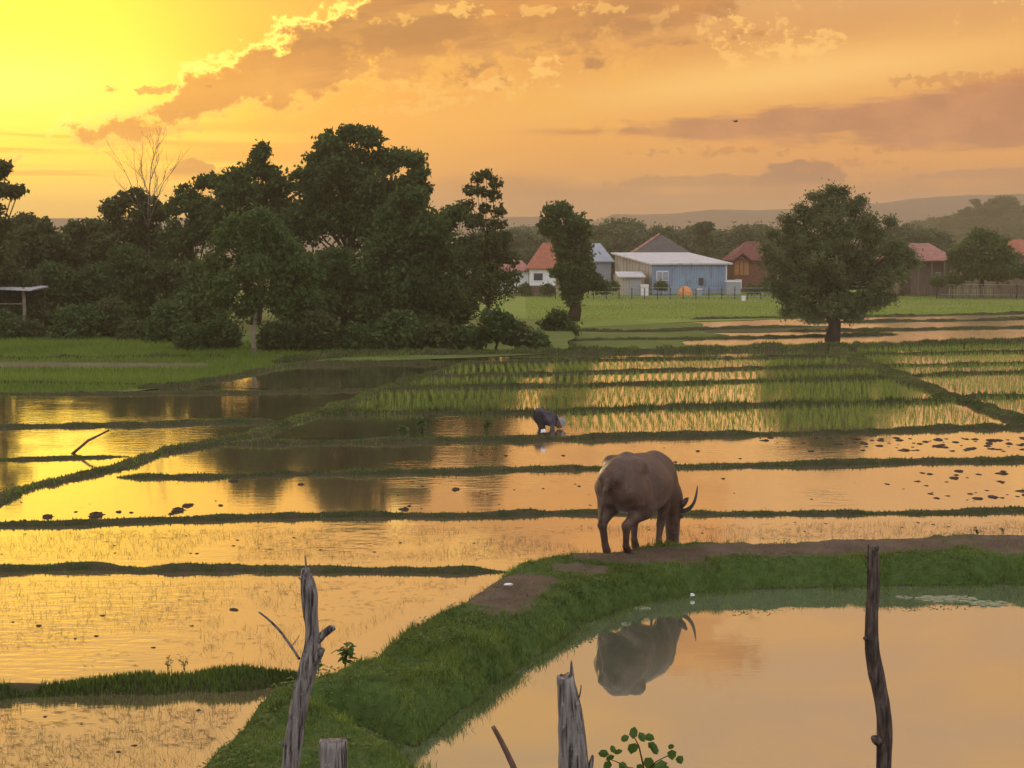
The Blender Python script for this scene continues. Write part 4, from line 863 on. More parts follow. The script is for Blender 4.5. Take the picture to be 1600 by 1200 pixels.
V = [(x0, -.1, zg), (x1, -.1, zg), (x1, -.1, zt), ((x0 + x1) / 2, -.1, zp), (x0, -.1, zt)]; V += [(a, -.004, c) for a, b, c in V]
mesh('gable', V, [(0, 1, 2, 3, 4), (9, 8, 7, 6, 5)] + [(i, i + 5, (i + 1) % 5 + 5, (i + 1) % 5) for i in range(5)], M['orangelitwood'], o)
V = [(x0 - .5, -.7, zt - .2), ((x0 + x1) / 2, -.7, zp + .25), (x1 + .5, -.7, zt - .2), (x1 + .5, 1., zt - .2), ((x0 + x1) / 2, 3., zp + .25), (x0 - .5, 1., zt - .2)]; V += [(a, b, c + .14) for a, b, c in V]
mesh('gable_roof', V, [(0, 1, 4, 5), (1, 2, 3, 4), (6, 11, 10, 7), (7, 10, 9, 8), (0, 6, 7, 1), (1, 7, 8, 2), (2, 8, 9, 3), (5, 11, 6, 0)], M['redroof'], o)
for f0 in (.3, .6): V, Fc = boxg(x0 + (x1 - x0) * f0, x0 + (x1 - x0) * f0 + .14, -.16, -.102, zg, zt); mesh('post', V, Fc, M['plank'], o)
win(o, xc, 1150, 1158, 438, 450, 178, 'white', 'shutter')
o, xc, w2, zt = house('wooden_house', 'weathered plank house with a two tier red roof right of the shade tree', 1404, 1484, 166, 440, 406, 380, M['plank'], M['pinkroof'], 1435, 1465, 7., .6)
zz = Z(398, 166) - G0; V, Fc = boxg(-w2 * .2, w2 + .5, -1.0, 0, zz - .15, zz); 
V = [(-w2 * .4, -1.3, zt - .15), (w2 + .6, -1.3, zt - .15), (w2 + .6, -.65, zt + .12), (-w2 * .4, -.65, zt + .12)]; V += [(a, b, c + .1) for a, b, c in V]
mesh('porch_roof', V, [(3, 2, 1, 0), (4, 5, 6, 7), (0, 1, 5, 4), (1, 2, 6, 5), (2, 3, 7, 6), (3, 0, 4, 7)], M['pinkroof'], o)
win(o, xc, 1462, 1470, 425, 440, 166, 'plank', 'shutter'); V, Fc = boxg(X(1412, 166) - xc, X(1424, 166) - xc, -.06, -.004, .2, 2.4); mesh('door', V, Fc, M['wooddark'], o)
for f0 in (-.3, .2, .7, .98): V, Fc = boxg(w2 * f0 - .08, w2 * f0 + .08, -1.2, -1.04, 0, zt - .12); mesh('post', V, Fc, M['plank'], o)
o, xc, w2, zt = house('edge_house', 'red roofed house cut off by the right edge of the view', 1584, 1680, 168, 440, 400, 374, M['plank'], M['orangeroof'], 1600, 1660, 7., .5)
win(o, xc, 1600, 1612, 412, 428, 168, 'plank', 'glass')
# open shelter at the left edge
d = 82.; xp = X(35, d); o = thing('open_shelter', 'open field shelter with a thin pale metal roof at the left edge', 'shelter', (xp, d, .05)); zt = Z(449, d) - .05
for xx, yy in ((0, 0), (0, 2.), (-3., 0), (-3., 2.)): V, Fc = tube([(xx, yy, -.1), (xx + .03, yy, zt * .5), (xx, yy, zt)], [.11, .1, .09], 8); mesh('post', V, Fc, M['palebark'], o, True)
V, Fc = boxg(-4.2, .55, -.5, 2.6, zt + .01, zt + .08); V = [(a, b, c - .04 * (a + 4.2) + (.12 if b > 0 else 0)) for a, b, c in V]; mesh('roof', V, Fc, M['metalroof'], o)
V, Fc = boxg(-3.2, .1, -.05, .03, zt * .62, zt * .62 + .06); mesh('rail', V, Fc, M['palebark'], o)

# fences
def fence(name, label, xa, xb, y, d0, d1, hgt, n, mat='plank', wires=3, pw_=.06, closed=False):
    A = np.array([X(xa, d0), d0]); B = np.array([X(xb, d1), d1]); o = thing(name, label, 'fence', (A[0], A[1], G0)); g = random.Random(n)
    for k in range(n + 1):
        p = (B - A) * k / n; h = hgt * g.uniform(.85, 1.1); V, Fc = boxg(p[0] - pw_, p[0] + pw_, p[1] - .05, p[1] + .05, -.1, h); mesh('post', V, Fc, M[mat], o)
    for w_ in range(wires):
        zz = hgt * (.25 + .7 * w_ / max(1, wires - 1)); V, Fc = tube([(0, -.07, zz), (B[0] - A[0], B[1] - A[1] - .07, zz)], [.02, .02], 4); mesh('wire', V, Fc, M['shutter'], o)
    if closed:
        pts = []; nn = int(np.linalg.norm(B - A) / .16); V, Fc = [], []
        for k in range(nn):
            p = (B - A) * (k + .5) / nn; h = hgt * g.uniform(.7, 1.); v, f = boxg(p[0] - .055, p[0] + .055, p[1] + .06, p[1] + .09, 0, h); V2, F2 = v, f; off = len(V); V += v; Fc += [tuple(i + off for i in q) for q in f]
        mesh('pickets', V, Fc, M[mat], o)
    return o
fence('picket_fence', 'weathered picket fence along the gardens at the right', 1470, 1640, 455, 158, 156, 1.5, 14, 'plank', 2, closed=True)
fence('plank_fence', 'grey plank fence below the white walled house', 798, 868, 455, 165, 163, 1.15, 8, 'plank', 2, closed=True)
fence('wire_fence', 'wire fence on thin posts in front of the blue building', 868, 1230, 468, 156, 154, 1.2, 18, 'wooddark', 3, .05)
# yard things
d = 167.; o = thing('tarpaulin', 'orange rounded tarpaulin heap in front of the blue wall', 'tarpaulin', (X(1071, d), d, G0))
V = []; n_ = 14
for i in range(6):
    for k in range(n_): a = 2 * pi * k / n_; q = cos(i / 5 * pi / 2 * .98); V.append((.85 * q * cos(a) * (1 + .08 * sin(3 * a)), .7 * q * sin(a), .95 * sin(i / 5 * pi / 2) * (1 + .06 * cos(2 * a))))
mesh('cover', V, [(i * n_ + k, i * n_ + (k + 1) % n_, (i + 1) * n_ + (k + 1) % n_, (i + 1) * n_ + k) for i in range(5) for k in range(n_)] + [tuple(range(5 * n_, 6 * n_))], M['orangetarp'], o, True)
def crate(x, y, d, wd, hg, mat, name, label, cat):
    z0 = max(G0, Z(y, d) - hg); V, Fc = boxg(-wd / 2, wd / 2, 0, wd * .8, 0, hg); v2, f2 = boxg(-wd / 2 - .04, wd / 2 + .04, -.04, wd * .8 + .04, hg * .86, hg * .97)
    o_ = thing(name, label, cat, (X(x, d), d, G0)); mesh('body', V, Fc, M[mat], o_); mesh('rim', v2, f2, M['white'], o_)
crate(1008, 450, 166, .8, 1.2, 'white', 'water_tank', 'white tank standing between the annexe and the blue wall', 'tank')
crate(1147, 450, 170, 1.6, 1.6, 'shutter', 'storage_bin', 'pale grey storage bin right of the blue building', 'bin')
crate(1163, 462, 150, .35, .5, 'white', 'white_bucket', 'small white bucket at the edge of the far green field', 'bucket')
crate(1093, 455, 165, .6, .8, 'bluegrey', 'barrel_crate', 'small blue grey crate right of the orange tarpaulin', 'crate')

# ------------------------------------------------------------------ water buffalo
def buffalo():
    def fn(P):
        D = sd_ell(P, (-.04, 0, .92), (.75, .385, .40))
        D = smin(D, sd_ell(P, (-.06, -.02, .87), (.57, .43, .36)), .12)
        D = smin(D, sd_ell(P, (-.58, 0, 1.02), (.28, .31, .32)), .12)
        D = smin(D, sd_cone(P, (-.72, 0, 1.22), (-.38, 0, 1.33), .06, .06), .12)
        D = smin(D, sd_cone(P, (-.38, 0, 1.33), (.42, 0, 1.19), .06, .09), .12)
        D = smin(D, sd_ell(P, (.46, 0, .97), (.30, .30, .35)), .14)
        D = smin(D, sd_ell(P, (-.42, 0, 1.235), (.15, .26, .10)), .10)
        for q in (-1, 1):
            D = smin(D, sd_ell(P, (-.42, q * .225, 1.25), (.12, .09, .085)), .14)
            D = smin(D, sd_ell(P, (-.84, q * .12, 1.10), (.06, .05, .06)), .10)
        legs = [((-.56, .18, .90), (-.48, .22, .66), (-.72, .19, .42), (-.65, .18, .12), (-.61, .18, .04)),
                ((-.54, -.20, .92), (-.34, -.26, .64), (-.62, -.14, .42), (-.55, -.09, .12), (-.47, -.08, .04))]
        for a, b, c, d_, e_ in legs:
            L = sd_cone(P, a, b, .20, .15); L = smin(L, sd_cone(P, b, c, .14, .062), .07); L = smin(L, sd_cone(P, c, d_, .058, .042), .04); L = smin(L, sd_cone(P, d_, e_, .045, .062), .03)
            D = smin(D, L, .07)
        for a, b, c, d_, e_ in [((.36, .19, .85), (.27, .20, .58), (.20, .18, .32), (.17, .17, .06), (.21, .17, -.03)), ((.42, -.16, .85), (.40, -.18, .58), (.38, -.15, .30), (.32, -.15, .07), (.35, -.15, -.01))]:
            L = sd_cone(P, a, b, .15, .09); L = smin(L, sd_cone(P, b, c, .085, .058), .06); L = smin(L, sd_cone(P, c, d_, .056, .040), .04); L = smin(L, sd_cone(P, d_, e_, .044, .060), .03)
            D = smin(D, L, .06)
        # neck and head, lowered to the grass
        N_ = sd_cone(P, (.55, -.02, .96), (.72, -.12, .66), .25, .17); N_ = smin(N_, sd_cone(P, (.70, -.11, .70), (.77, -.15, .50), .17, .135), .08)
        Hd = sd_cone(P, (.76, -.15, .50), (.79, -.13, .0), .135, .09); Hd = smin(Hd, sd_ell(P, (.81, -.12, -.05), (.095, .095, .07)), .05)
        Hd = smin(Hd, sd_ell(P, (.79, -.27, .37), (.05, .05, .05)), .03); Hd = smin(Hd, sd_ell(P, (.83, -.04, .37), (.05, .05, .05)), .03)
        D = smin(D, smin(N_, Hd, .07), .10)
        # tail
        T = sd_cone(P, (-.82, .0, 1.16), (-.91, .03, .95), .045, .032); T = smin(T, sd_cone(P, (-.91, .03, .95), (-.90, .12, .52), .03, .02), .03); T = smin(T, sd_cone(P, (-.90, .12, .52), (-.89, .13, .38), .026, .012), .02)
        D = smin(D, T, .03)
        D += .005 * np.sin(P[..., 0] * 17) * np.sin(P[..., 2] * 13 + P[..., 1] * 11)
        D += .03 * np.exp(-((P[..., 0] + .27) / .07) ** 2) * np.exp(-((np.abs(P[..., 1]) - .36) / .14) ** 2) * np.exp(-((P[..., 2] - 1.1) / .14) ** 2)   # hollow before the hip
        D += .004 * np.sin(P[..., 0] * 55) * np.exp(-((P[..., 0] - .1) / .3) ** 2) * np.exp(-((P[..., 2] - .95) / .2) ** 2)
        return D
    return surface(fn, (-1.06, -.58, -.14), (1.06, .58, 1.5), .0165)
m, t, b = newmat('hide'); co = objco(t); n1 = t.noise(co, 3., 5, .6); n2 = t.noise(co, 45., 4, .7)
n3 = t.noise(co, 7., 6, .7); hc = t.mix(t.ss(n1, .3, .7), (.050, .026, .018), (.10, .056, .040)); hc = t.mix(t.mul(t.ss(n3, .54, .66), .5), hc, (.17, .12, .09)); hc = t.mix(t.mul(t.ss(n3, .45, .34), .5), hc, (.02, .012, .009)); t.put(b.inputs['Base Color'], hc); t.put(b.inputs['Roughness'], t.lerp(n3, .3, .7, .35, .65))
b.inputs['Specular IOR Level'].default_value = .35; fw = t.n.new('ShaderNodeTexWave'); t.put(fw.inputs['Vector'], co); fw.inputs['Scale'].default_value = 4.; fw.inputs['Distortion'].default_value = 6.; fw.inputs['Detail'].default_value = 3.; bump(t, b, t.add(t.mul(n3, .7), t.add(t.mul(n2, .3), t.mul(fw.outputs['Fac'], .25))), .8, .02); M['hide'] = m
M['horn'] = simple('horn', (.03, .024, .022), (.07, .055, .05), 12., .45, .4, .4, .004)
HEAD = R(57)                 # heading: away from the viewer and to the right
bp = px(999, 856, .34)
buf = thing('water_buffalo', 'brown water buffalo grazing on the pond bank, seen from behind, head down', 'buffalo', (bp[0], bp[1] + .1, .325), HEAD)
V, Fc = buffalo(); body = mesh('body', V, Fc, M['hide'], buf, True)
def horn(s):
    P = [(.76, -.13 + s * .08, .46), (.77, -.13 + s * .17, .44), (.78, -.13 + s * .26, .47), (.80, -.13 + s * .33, .55), (.83, -.13 + s * .36, .67), (.87, -.13 + s * .36, .82)]
    P = chaikin(P, 2); return tube(P, np.interp(np.linspace(0, 1, len(P)), [0, .4, .8, 1], [.042, .032, .017, .003]), 10)
for s in (-1, 1):
    V, Fc = horn(s); mesh('horn', V, Fc, M['horn'], buf, True)
    e0 = np.array([.73, -.13 + s * .15, .50]); tip = e0 + np.array([.02, s * .13, .15])
    V = [];  n_ = 8
    for i, (q, r_) in enumerate(((0, .025), (.3, .055), (.6, .06), (.85, .035), (1, .006))):
        c = e0 + (tip - e0) * q
        for k in range(n_): a = 2 * pi * k / n_; V.append(c + np.array([cos(a) * r_ * .8, sin(a) * r_ * .25, sin(a) * r_ * .8 * 1.0]))
    mesh('ear', V, [(i * n_ + k, i * n_ + (k + 1) % n_, (i + 1) * n_ + (k + 1) % n_, (i + 1) * n_ + k) for i in range(4) for k in range(n_)] + [tuple(range(n_))[::-1], tuple(range(4 * n_, 5 * n_))], M['hide'], buf, True)

# ------------------------------------------------------------------ bending farmer
M['skin'] = simple('skin', (.20, .11, .07), (.24, .13, .085), 6., .6, .3, 0)
M['shirt'] = simple('shirt', (.035, .03, .04), (.09, .08, .095), 6., .9, .1, .4, .01)
M['trousers'] = simple('trousers', (.022, .018, .02), (.035, .03, .03), 6., .9, .1, .3, .01)
M['hat'] = simple('hat', (.20, .19, .20), (.27, .25, .26), 20., .9, .1, .3, .005)
fp = px(845, 676, 0.); 
per = thing('person', 'farmer in dark clothes and a pale hat bent double planting rice', 'person', (fp[0] - .12, 38.6, -.60), 0.)
per.scale = (.98, 1.15, 1.22)
def skinfn(P):
    D = sd_cone(P, (.16, 0, .74), (.42, 0, .66), .13, .12)
    D = smin(D, sd_cone(P, (.44, 0, .66), (.53, 0, .63), .05, .05), .04)
    D = smin(D, sd_ell(P, (.61, 0, .60), (.105, .078, .10)), .03)
    D = smin(D, sd_ell(P, (.675, 0, .545), (.02, .015, .018)), .01)
    for s in (-1, 1):
        D = smin(D, sd_cone(P, (.10, s * .09, .74), (.20, s * .12, .42), .09, .06), .05)
        D = smin(D, sd_cone(P, (.20, s * .12, .42), (.10, s * .12, .06), .055, .04), .03)
        D = smin(D, sd_cone(P, (.10, s * .12, .05), (.24, s * .12, .03), .04, .03), .03)
        D = smin(D, sd_cone(P, (.42, s * .17, .64), (.44, s * .20, .46), .05, .04), .04)
        D = smin(D, sd_cone(P, (.44, s * .20, .46), (.55, s * .12, .34), .038, .028), .03)
        D = smin(D, sd_ell(P, (.575, s * .11, .315), (.035, .018, .03)), .02)
        for k in range(4): D = smin(D, sd_cone(P, (.585, s * .11 - .02 + k * .013, .305), (.615, s * .11 - .024 + k * .016, .26 + .006 * abs(k - 1.5)), .008, .006), .004)
        D = smin(D, sd_cone(P, (.57, s * .11 - s * .02, .32), (.60, s * .07, .30), .009, .007), .004)
        D = smin(D, sd_ell(P, (.60, s * .08, .60), (.02, .012, .028)), .008)
    return D
V, Fc = surface(skinfn, (-.1, -.34, -.02), (.8, .34, .95), .011); mesh('body', V, Fc, M['skin'], per, True)
def shirtfn(P):
    D = sd_cone(P, (.10, 0, .77), (.44, 0, .68), .165, .145)
    for s in (-1, 1): D = smin(D, sd_cone(P, (.42, s * .17, .655), (.445, s * .205, .47), .068, .052), .05)
    return np.maximum(D + .006 * np.sin(P[..., 0] * 40 + P[..., 2] * 25), -(D + .012) * 0 - 10)
V, Fc = surface(shirtfn, (-.15, -.36, .35), (.7, .36, 1.0), .013); mesh('shirt', V, Fc, M['shirt'], per, True)
def trfn(P):
    D = sd_ell(P, (.08, 0, .76), (.155, .185, .155))
    for s in (-1, 1): D = smin(D, sd_cone(P, (.10, s * .09, .74), (.20, s * .12, .42), .115, .078), .05); D = smin(D, sd_cone(P, (.20, s * .12, .42), (.13, s * .12, .22), .075, .065), .03)
    return D
V, Fc = surface(trfn, (-.15, -.34, .1), (.5, .34, 1.0), .013); mesh('trousers', V, Fc, M['trousers'], per, True)
def lathe(prof, n=20):
    V = [(r * cos(2 * pi * k / n), r * sin(2 * pi * k / n), z) for r, z in prof for k in range(n)]; q = len(prof)
    return V, [(i * n + k, i * n + (k + 1) % n, (i + 1) * n + (k + 1) % n, (i + 1) * n + k) for i in range(q - 1) for k in range(n)] + [tuple(range((q - 1) * n, q * n))]
V, Fc = lathe([(.15, -.02), (.145, -.01), (.105, .01), (.10, .05), (.09, .09), (.05, .115), (.012, .12)]); hat = mesh('hat', V, Fc, M['hat'], per, True); hat.location = (.66, 0, .63); hat.rotation_euler = (0, R(62), 0)

# ------------------------------------------------------------------ clods, sticks, litter, weeds
def clodmesh(seed):
    g = np.random.default_rng(seed); V = []; n_ = 9
    for i in range(5):
        ph = (i / 4) * pi / 2 * .98
        for k in range(n_): a = 2 * pi * k / n_; q = cos(ph) ** .7 * (1 + g.uniform(-.45, .4)); V.append((q * cos(a), q * sin(a) * .8, -.25 + 1.1 * sin(ph) * (1 + g.uniform(-.5, .3))))
    return V, [(i * n_ + k, i * n_ + (k + 1) % n_, (i + 1) * n_ + (k + 1) % n_, (i + 1) * n_ + k) for i in range(4) for k in range(n_)] + [tuple(range(4 * n_, 5 * n_))]
cm = []
for s in range(4): 
    V, Fc = clodmesh(s); me = bpy.data.meshes.new('mud_clod'); me.from_pydata([tuple(map(float, v)) for v in V], [], Fc); me.materials.append(M['clod']); cm.append(me)
cg = random.Random(5)
def clod(x, y, wpx, label, group, hz=.28):
    p = px(x, y, 0.); o = bpy.data.objects.new('mud_clod', cm[cg.randrange(4)]); COL.objects.link(o); r = .8 * wpx / 2 / F * p[1]
    o.location = tuple(p); o.scale = (r, r * cg.uniform(.9, 1.8), r * hz); o.rotation_euler = (0, 0, cg.uniform(-.5, .5)); tag(o, label, 'mud clod', group)
A_ = 'dark mud clod among many in the flooded row before the rice, at the right'; B_ = 'dark mud clod lying in the wide flooded row right of the buffalo'
for k in range(95):
    x = 1195 + 410 * cg.random() ** .8; lo_, hi_ = 679, 706
    y = lo_ + 5 + (hi_ - lo_ - 5) * cg.random() ** 1.3; clod(x, y, cg.uniform(4, 16) if cg.random() < .85 else cg.uniform(16, 26), A_, 'mud clods before the rice')
for k in range(36):
    x = 1370 + 235 * cg.random() ** .8; clod(x, 736 + 50 * cg.random(), cg.uniform(4, 14) if cg.random() < .8 else 22, B_, 'mud clods right of the buffalo')
C_ = 'small mud clod in the flooded rows between the diagonal bund and the buffalo'
for x, y, s in [(278, 798, 30), (292, 790, 22), (268, 803, 14), (150, 806, 34), (75, 808, 26), (365, 752, 20), (372, 746, 12), (470, 757, 14), (712, 765, 18), (632, 796, 20), (640, 791, 10), (810, 798, 16), (490, 735, 10), (250, 742, 8), (345, 790, 12), (185, 800, 14), (205, 801, 10), (118, 800, 9), (790, 712, 10), (700, 695, 9), (880, 712, 9), (1055, 722, 9), (1090, 705, 10), (520, 705, 8), (905, 760, 8), (1130, 748, 8), (660, 760, 8)]:
    clod(x, y, s, C_, 'scattered clods in the middle rows', .45)
for k in range(60):
    x = cg.uniform(0, 1350); y = cg.choice([cg.uniform(697, 722), cg.uniform(752, 795)])
    if x < 330 and y < 730: continue
    clod(x, y, cg.uniform(2.5, 7), C_, 'scattered clods in the middle rows', .35)
for k in range(40):
    x = cg.uniform(0, 1500); y = cg.uniform(830, 868) if x < 900 else cg.uniform(815, 835); clod(x, y, cg.uniform(3, 9), 'tiny mud clod in the flooded row behind the buffalo', 'tiny clods in the buffalo row', .3)
for x, y, s in [(150, 994, 12), (60, 978, 14), (365, 953, 18), (160, 962, 10), (240, 1012, 10), (300, 978, 9), (20, 972, 8), (118, 998, 8), (70, 1120, 10), (310, 1110, 10), (210, 1165, 12), (185, 1175, 10)]:
    clod(x, y, s, 'small mud clod with straw in the near left paddies', 'clods in the near left paddies', .35)
# stick in the left paddy
p0 = px(105, 709, 0); p1 = pd(171, 672, p0[1] + .3); V, Fc = tube([p0 - [0, 0, .1], (p0 + p1) / 2 + [0, 0, .03], p1], [.035, .03, .02], 7)
tag(mesh('leaning_stick', V, Fc, M['wooddark'], None, True), 'thin stick leaning out of the flooded left paddy beside a bund', 'stick')
# leafy weeds
def leafplant(name, label, base, h, n, leaf, seed, mat='leaf_green', spread=.5, cat='plant', thick=.006, folded=True):
    g = np.random.default_rng(seed); o = thing(name, label, cat, base); st = []; Q = []
    for k in range(n):
        a = g.uniform(0, 2 * pi); l = g.uniform(.2, 1) * spread * h; tip = np.array([cos(a) * l, sin(a) * l, h * g.uniform(.6, 1.05)])
        st.append(tube([(0, 0, -.03), tip * [.3, .3, .5], tip], [thick, thick * .8, thick * .4], 5))
        for q in np.linspace(.35, 1, 5):
            c = np.array([tip[0] * q ** 1.3, tip[1] * q ** 1.3, tip[2] * q]); b_ = g.uniform(0, 2 * pi); dr = np.array([cos(b_), sin(b_), g.uniform(-.8, .25)]); dr /= np.linalg.norm(dr)
            sd = np.cross(dr, [0, 0, 1.]); sd /= np.linalg.norm(sd); s = leaf * g.uniform(.7, 1.2); up_ = np.cross(sd, dr)
            m0 = c + dr * s * .15; 
            for sg in (-1, 1): Q.append([m0, m0 + dr * s * .45 + sg * sd * s * .38 + up_ * s * .12, m0 + dr * s * .85 + sg * sd * s * .25 + up_ * s * .08, m0 + dr * s * 1.15])
    V, Fc = join(*st); mesh('stem', V, Fc, M['bark'], o, True); nmesh('leaves', np.array(Q), 4, M[mat], o); return o
leafplant('leafy_weed', 'bright leafy weed at the paddy edge of the near bank', px(540, 1040, .25), .26, 7, .09, 1, 'sprig', .3)
leafplant('leafy_weed', 'small leafy weed beside the forked post, at the paddy edge', px(498, 1046, .25), .12, 4, .07, 2, 'sprig', .5)
leafplant('leafy_weed', 'dark leafy weed in the paddy just left of the farmer', px(762, 672, 0), .36, 6, .14, 3, 'leaf_dark', .3)
leafplant('leafy_weed', 'leafy weed in the dark paddy farther left of the farmer', px(660, 671, 0), .25, 6, .14, 4, 'leaf_green', .4)
leafplant('leafy_weed', 'low weed leftmost in the dark paddy behind the bund', px(632, 674, 0), .15, 6, .12, 5, 'leaf_green', .9)
for x, y in ((262, 1048), (288, 1046)): leafplant('reed_tuft', 'thin pale weed sprig rising from the near left bund, ' + ('left one' if x < 270 else 'right one'), px(x, y, .1), .18, 6, .03, int(x), 'sprig', .4, thick=.002)
leafplant('leafy_weed', 'dark weed silhouette behind the bank near the right post', px(1527, 835, .3), .12, 5, .04, 7, 'leaf_dark', .8)
leafplant('leafy_weed', 'smaller dark weed silhouette on the bank top near the right edge', px(1568, 832, .3), .08, 4, .035, 8, 'leaf_dark', .8)
# litter
def scrap(name, label, x, y, z, wd, mat, seed):
    g = np.random.default_rng(seed); p = px(x, y, z); n_ = 9; V = []
    for lay in (0, 1):
        for k in range(n_): a = 2 * pi * k / n_; q = wd * g.uniform(.6, 1.1); V.append((q * cos(a), q * .5 * sin(a), lay * .012 + g.uniform(0, .015)))
    o = mesh(name, V, [tuple(range(n_))[::-1], tuple(range(n_, 2 * n_))] + [(k, (k + 1) % n_, (k + 1) % n_ + n_, k + n_) for k in range(n_)], M[mat]); o.location = tuple(p); tag(o, label, 'litter'); return o
scrap('plastic_scrap', 'pale scrap of litter on the bare dirt of the bank', 795, 915, .37, .075, 'white', 1)
o = scrap('foam_piece', 'small white piece of foam floating at the pond edge below the buffalo', 1082, 932, .03, .035, 'white', 2); o.scale = (1, 1.3, 1.6)
scrap('plastic_bag', 'white plastic bag beside the farmer on the bund', 849, 677, .17, .07, 'white', 3).scale = (1, 1, 4)
# pond scum
M['scum'] = simple('scum', (.20, .22, .13), (.32, .33, .20), 12., .7, .2, .3)
def scum(label, x, y, wd, hp, seed, n_=46):
    g = np.random.default_rng(seed); c = px(x, y, .004); V = []; wx = wd / 2 / F * c[1]; wy = abs(px(x, y - hp / 2)[1] - c[1]); rr = 1 + .5 * fbm(np.stack([np.cos(np.linspace(0, 2 * pi, n_, endpoint=False)) * 3 + seed, np.sin(np.linspace(0, 2 * pi, n_, endpoint=False)) * 3], 1), seed)
    V, Fc = [], []
    for q in range(int(30 + wd * .9)):
        a0 = g.uniform(0, 2 * pi); rq = sqrt(g.uniform(0, 1)); cx_, cy_ = wx * rq * cos(a0), wy * rq * sin(a0); sz = (.008 + .030 * g.uniform() ** 2) * min(1., wx * 3); n_ = 11; o_ = len(V); zt_ = .002 + .0001 * q
        ang_ = g.uniform(-.3, .3)
        for lay in (0, 1):
            for k in range(n_):
                a = 2 * pi * k / n_; rk = sz * (.5 + .7 * abs(sin(k * 2.3 + q * 1.7))); x_, y_ = rk * cos(a) * 2.2, rk * sin(a) * .9
                V.append((cx_ + x_ * cos(ang_) - y_ * sin(ang_), cy_ + x_ * sin(ang_) + y_ * cos(ang_), lay * zt_))
        Fc += [tuple(range(o_ + n_ - 1, o_ - 1, -1)), tuple(range(o_ + n_, o_ + 2 * n_))] + [(o_ + k, o_ + (k + 1) % n_, o_ + (k + 1) % n_ + n_, o_ + k + n_) for k in range(n_)]
    o = mesh('pond_scum', V, Fc, M['scum']); o.location = tuple(c); tag(o, label, 'pond scum')
scum('long pale film of scum on the pond near the far right bank', 1480, 936, 90, 9, 1); scum('pale scum patch nearest the right edge of the pond', 1545, 943, 60, 8, 2); scum('small pale scum fleck just right of the crooked post', 1412, 933, 26, 4, 3)

scum('pale scum fleck under the buffalo along the pond bank', 1000, 950, 34, 3, 7); scum('tiny scum fleck on the buffalo reflection', 1010, 968, 9, 3, 8); scum('pale torn scum piece on the buffalo reflection', 978, 975, 14, 4, 9)
# bird
o = thing('bird', 'tiny dark bird flying high in the sky right of centre', 'bird', pd(1149, 190, 60), .4)
V, Fc = tube([(-.09, 0, 0), (-.04, 0, 0), (.03, 0, .01), (.09, 0, .015), (.12, 0, .01)], [.004, .025, .03, .018, .003], 8); mesh('body', V, Fc, M['wooddark'], o, True)
for s in (-1, 1):
    V = [(.04, s * .02, .015), (-.03, s * .02, .012), (-.01, s * .12, .06), (.03, s * .12, .062), (-.02, s * .22, .05)]; V += [(a, b, c - .006) for a, b, c in V]
    mesh('wing', V, [(0, 1, 2, 3), (3, 2, 4), (8, 7, 6, 5), (9, 7, 8), (0, 5, 6, 1), (1, 6, 7, 2), (2, 7, 9, 4), (4, 9, 8, 3), (3, 8, 5, 0)], M['wooddark'], o)

# ------------------------------------------------------------------ foreground posts
def wood(name, label, pts, d, mat, seed, stubs=(), base_z=.6, extra_parts=None, seg=18, rough=.05, cat='post', top=None):
    """pts: (x, y, width) photo pixels at distance d, top last; carried on down to the ground"""
    g = random.Random(seed); P = []; Rr = []
    for x, y, wd in pts: P.append(pd(x, y, d)); Rr.append(wd / 2 / F * d)
    b0 = P[0]; dirv = (P[0] - P[1]); k = (b0[2] - base_z) / max(.01, abs(dirv[2])); foot = b0 + np.array([dirv[0] * min(k, 3) * .3, 0, -(b0[2] - base_z)])
    P = np.array([foot] + P); Rr = np.array([Rr[0] * 1.1] + Rr); 
    s = np.r_[0, np.cumsum(np.linalg.norm(np.diff(P, axis=0), axis=1))]; t_ = np.linspace(0, s[-1], 90); Pc = chaikin(P, 2); sc_ = np.r_[0, np.cumsum(np.linalg.norm(np.diff(Pc, axis=0), axis=1))]
    Q = np.stack([np.interp(t_ / s[-1] * sc_[-1], sc_, Pc[:, k]) for k in range(3)], 1); Rq = np.interp(t_, s, Rr)
    V, Fc = tube(Q, Rq, seg); V = np.array(V); n = len(Q)
    ang = np.tile(np.arange(seg) / seg * 2 * pi, n); zz = np.repeat(t_, seg); ctr = np.repeat(Q, seg, 0)
    nz = .5 * vnoise(np.stack([np.cos(ang) * 1.2 + seed, zz * 6 + np.sin(ang)], 1)) + .35 * vnoise(np.stack([np.cos(ang) * 3 + np.sin(ang) * 2, zz * 3 + seed], 1)) + .3 * vnoise(np.stack([ang * 3, zz * 22], 1), 3)
    V = ctr + (V - ctr) * (1 + nz * rough * 3)[:, None]
    if top: V[-seg:, 2] += np.array([top * vnoise(np.array([[k * 1.7, seed]]))[0] for k in range(seg)])
    parts = [(list(V), Fc)]
    for st in stubs:
        SP = [pd(x, y, d + dz) for x, y, wd, dz in st]; SR = [wd / 2 / F * d for x, y, wd, dz in st]
        SPc = chaikin(SP, 1); parts.append(tube(SPc, np.interp(np.linspace(0, 1, len(SPc)), np.linspace(0, 1, len(SR)), SR), 9, rough=.08, rng=g))
    V, Fc = join(*parts); base = foot.copy(); V = [np.array(v) - base for v in V]
    o = mesh(name, V, Fc, M[mat], None, True); o.location = tuple(base); tag(o, label, cat); return o
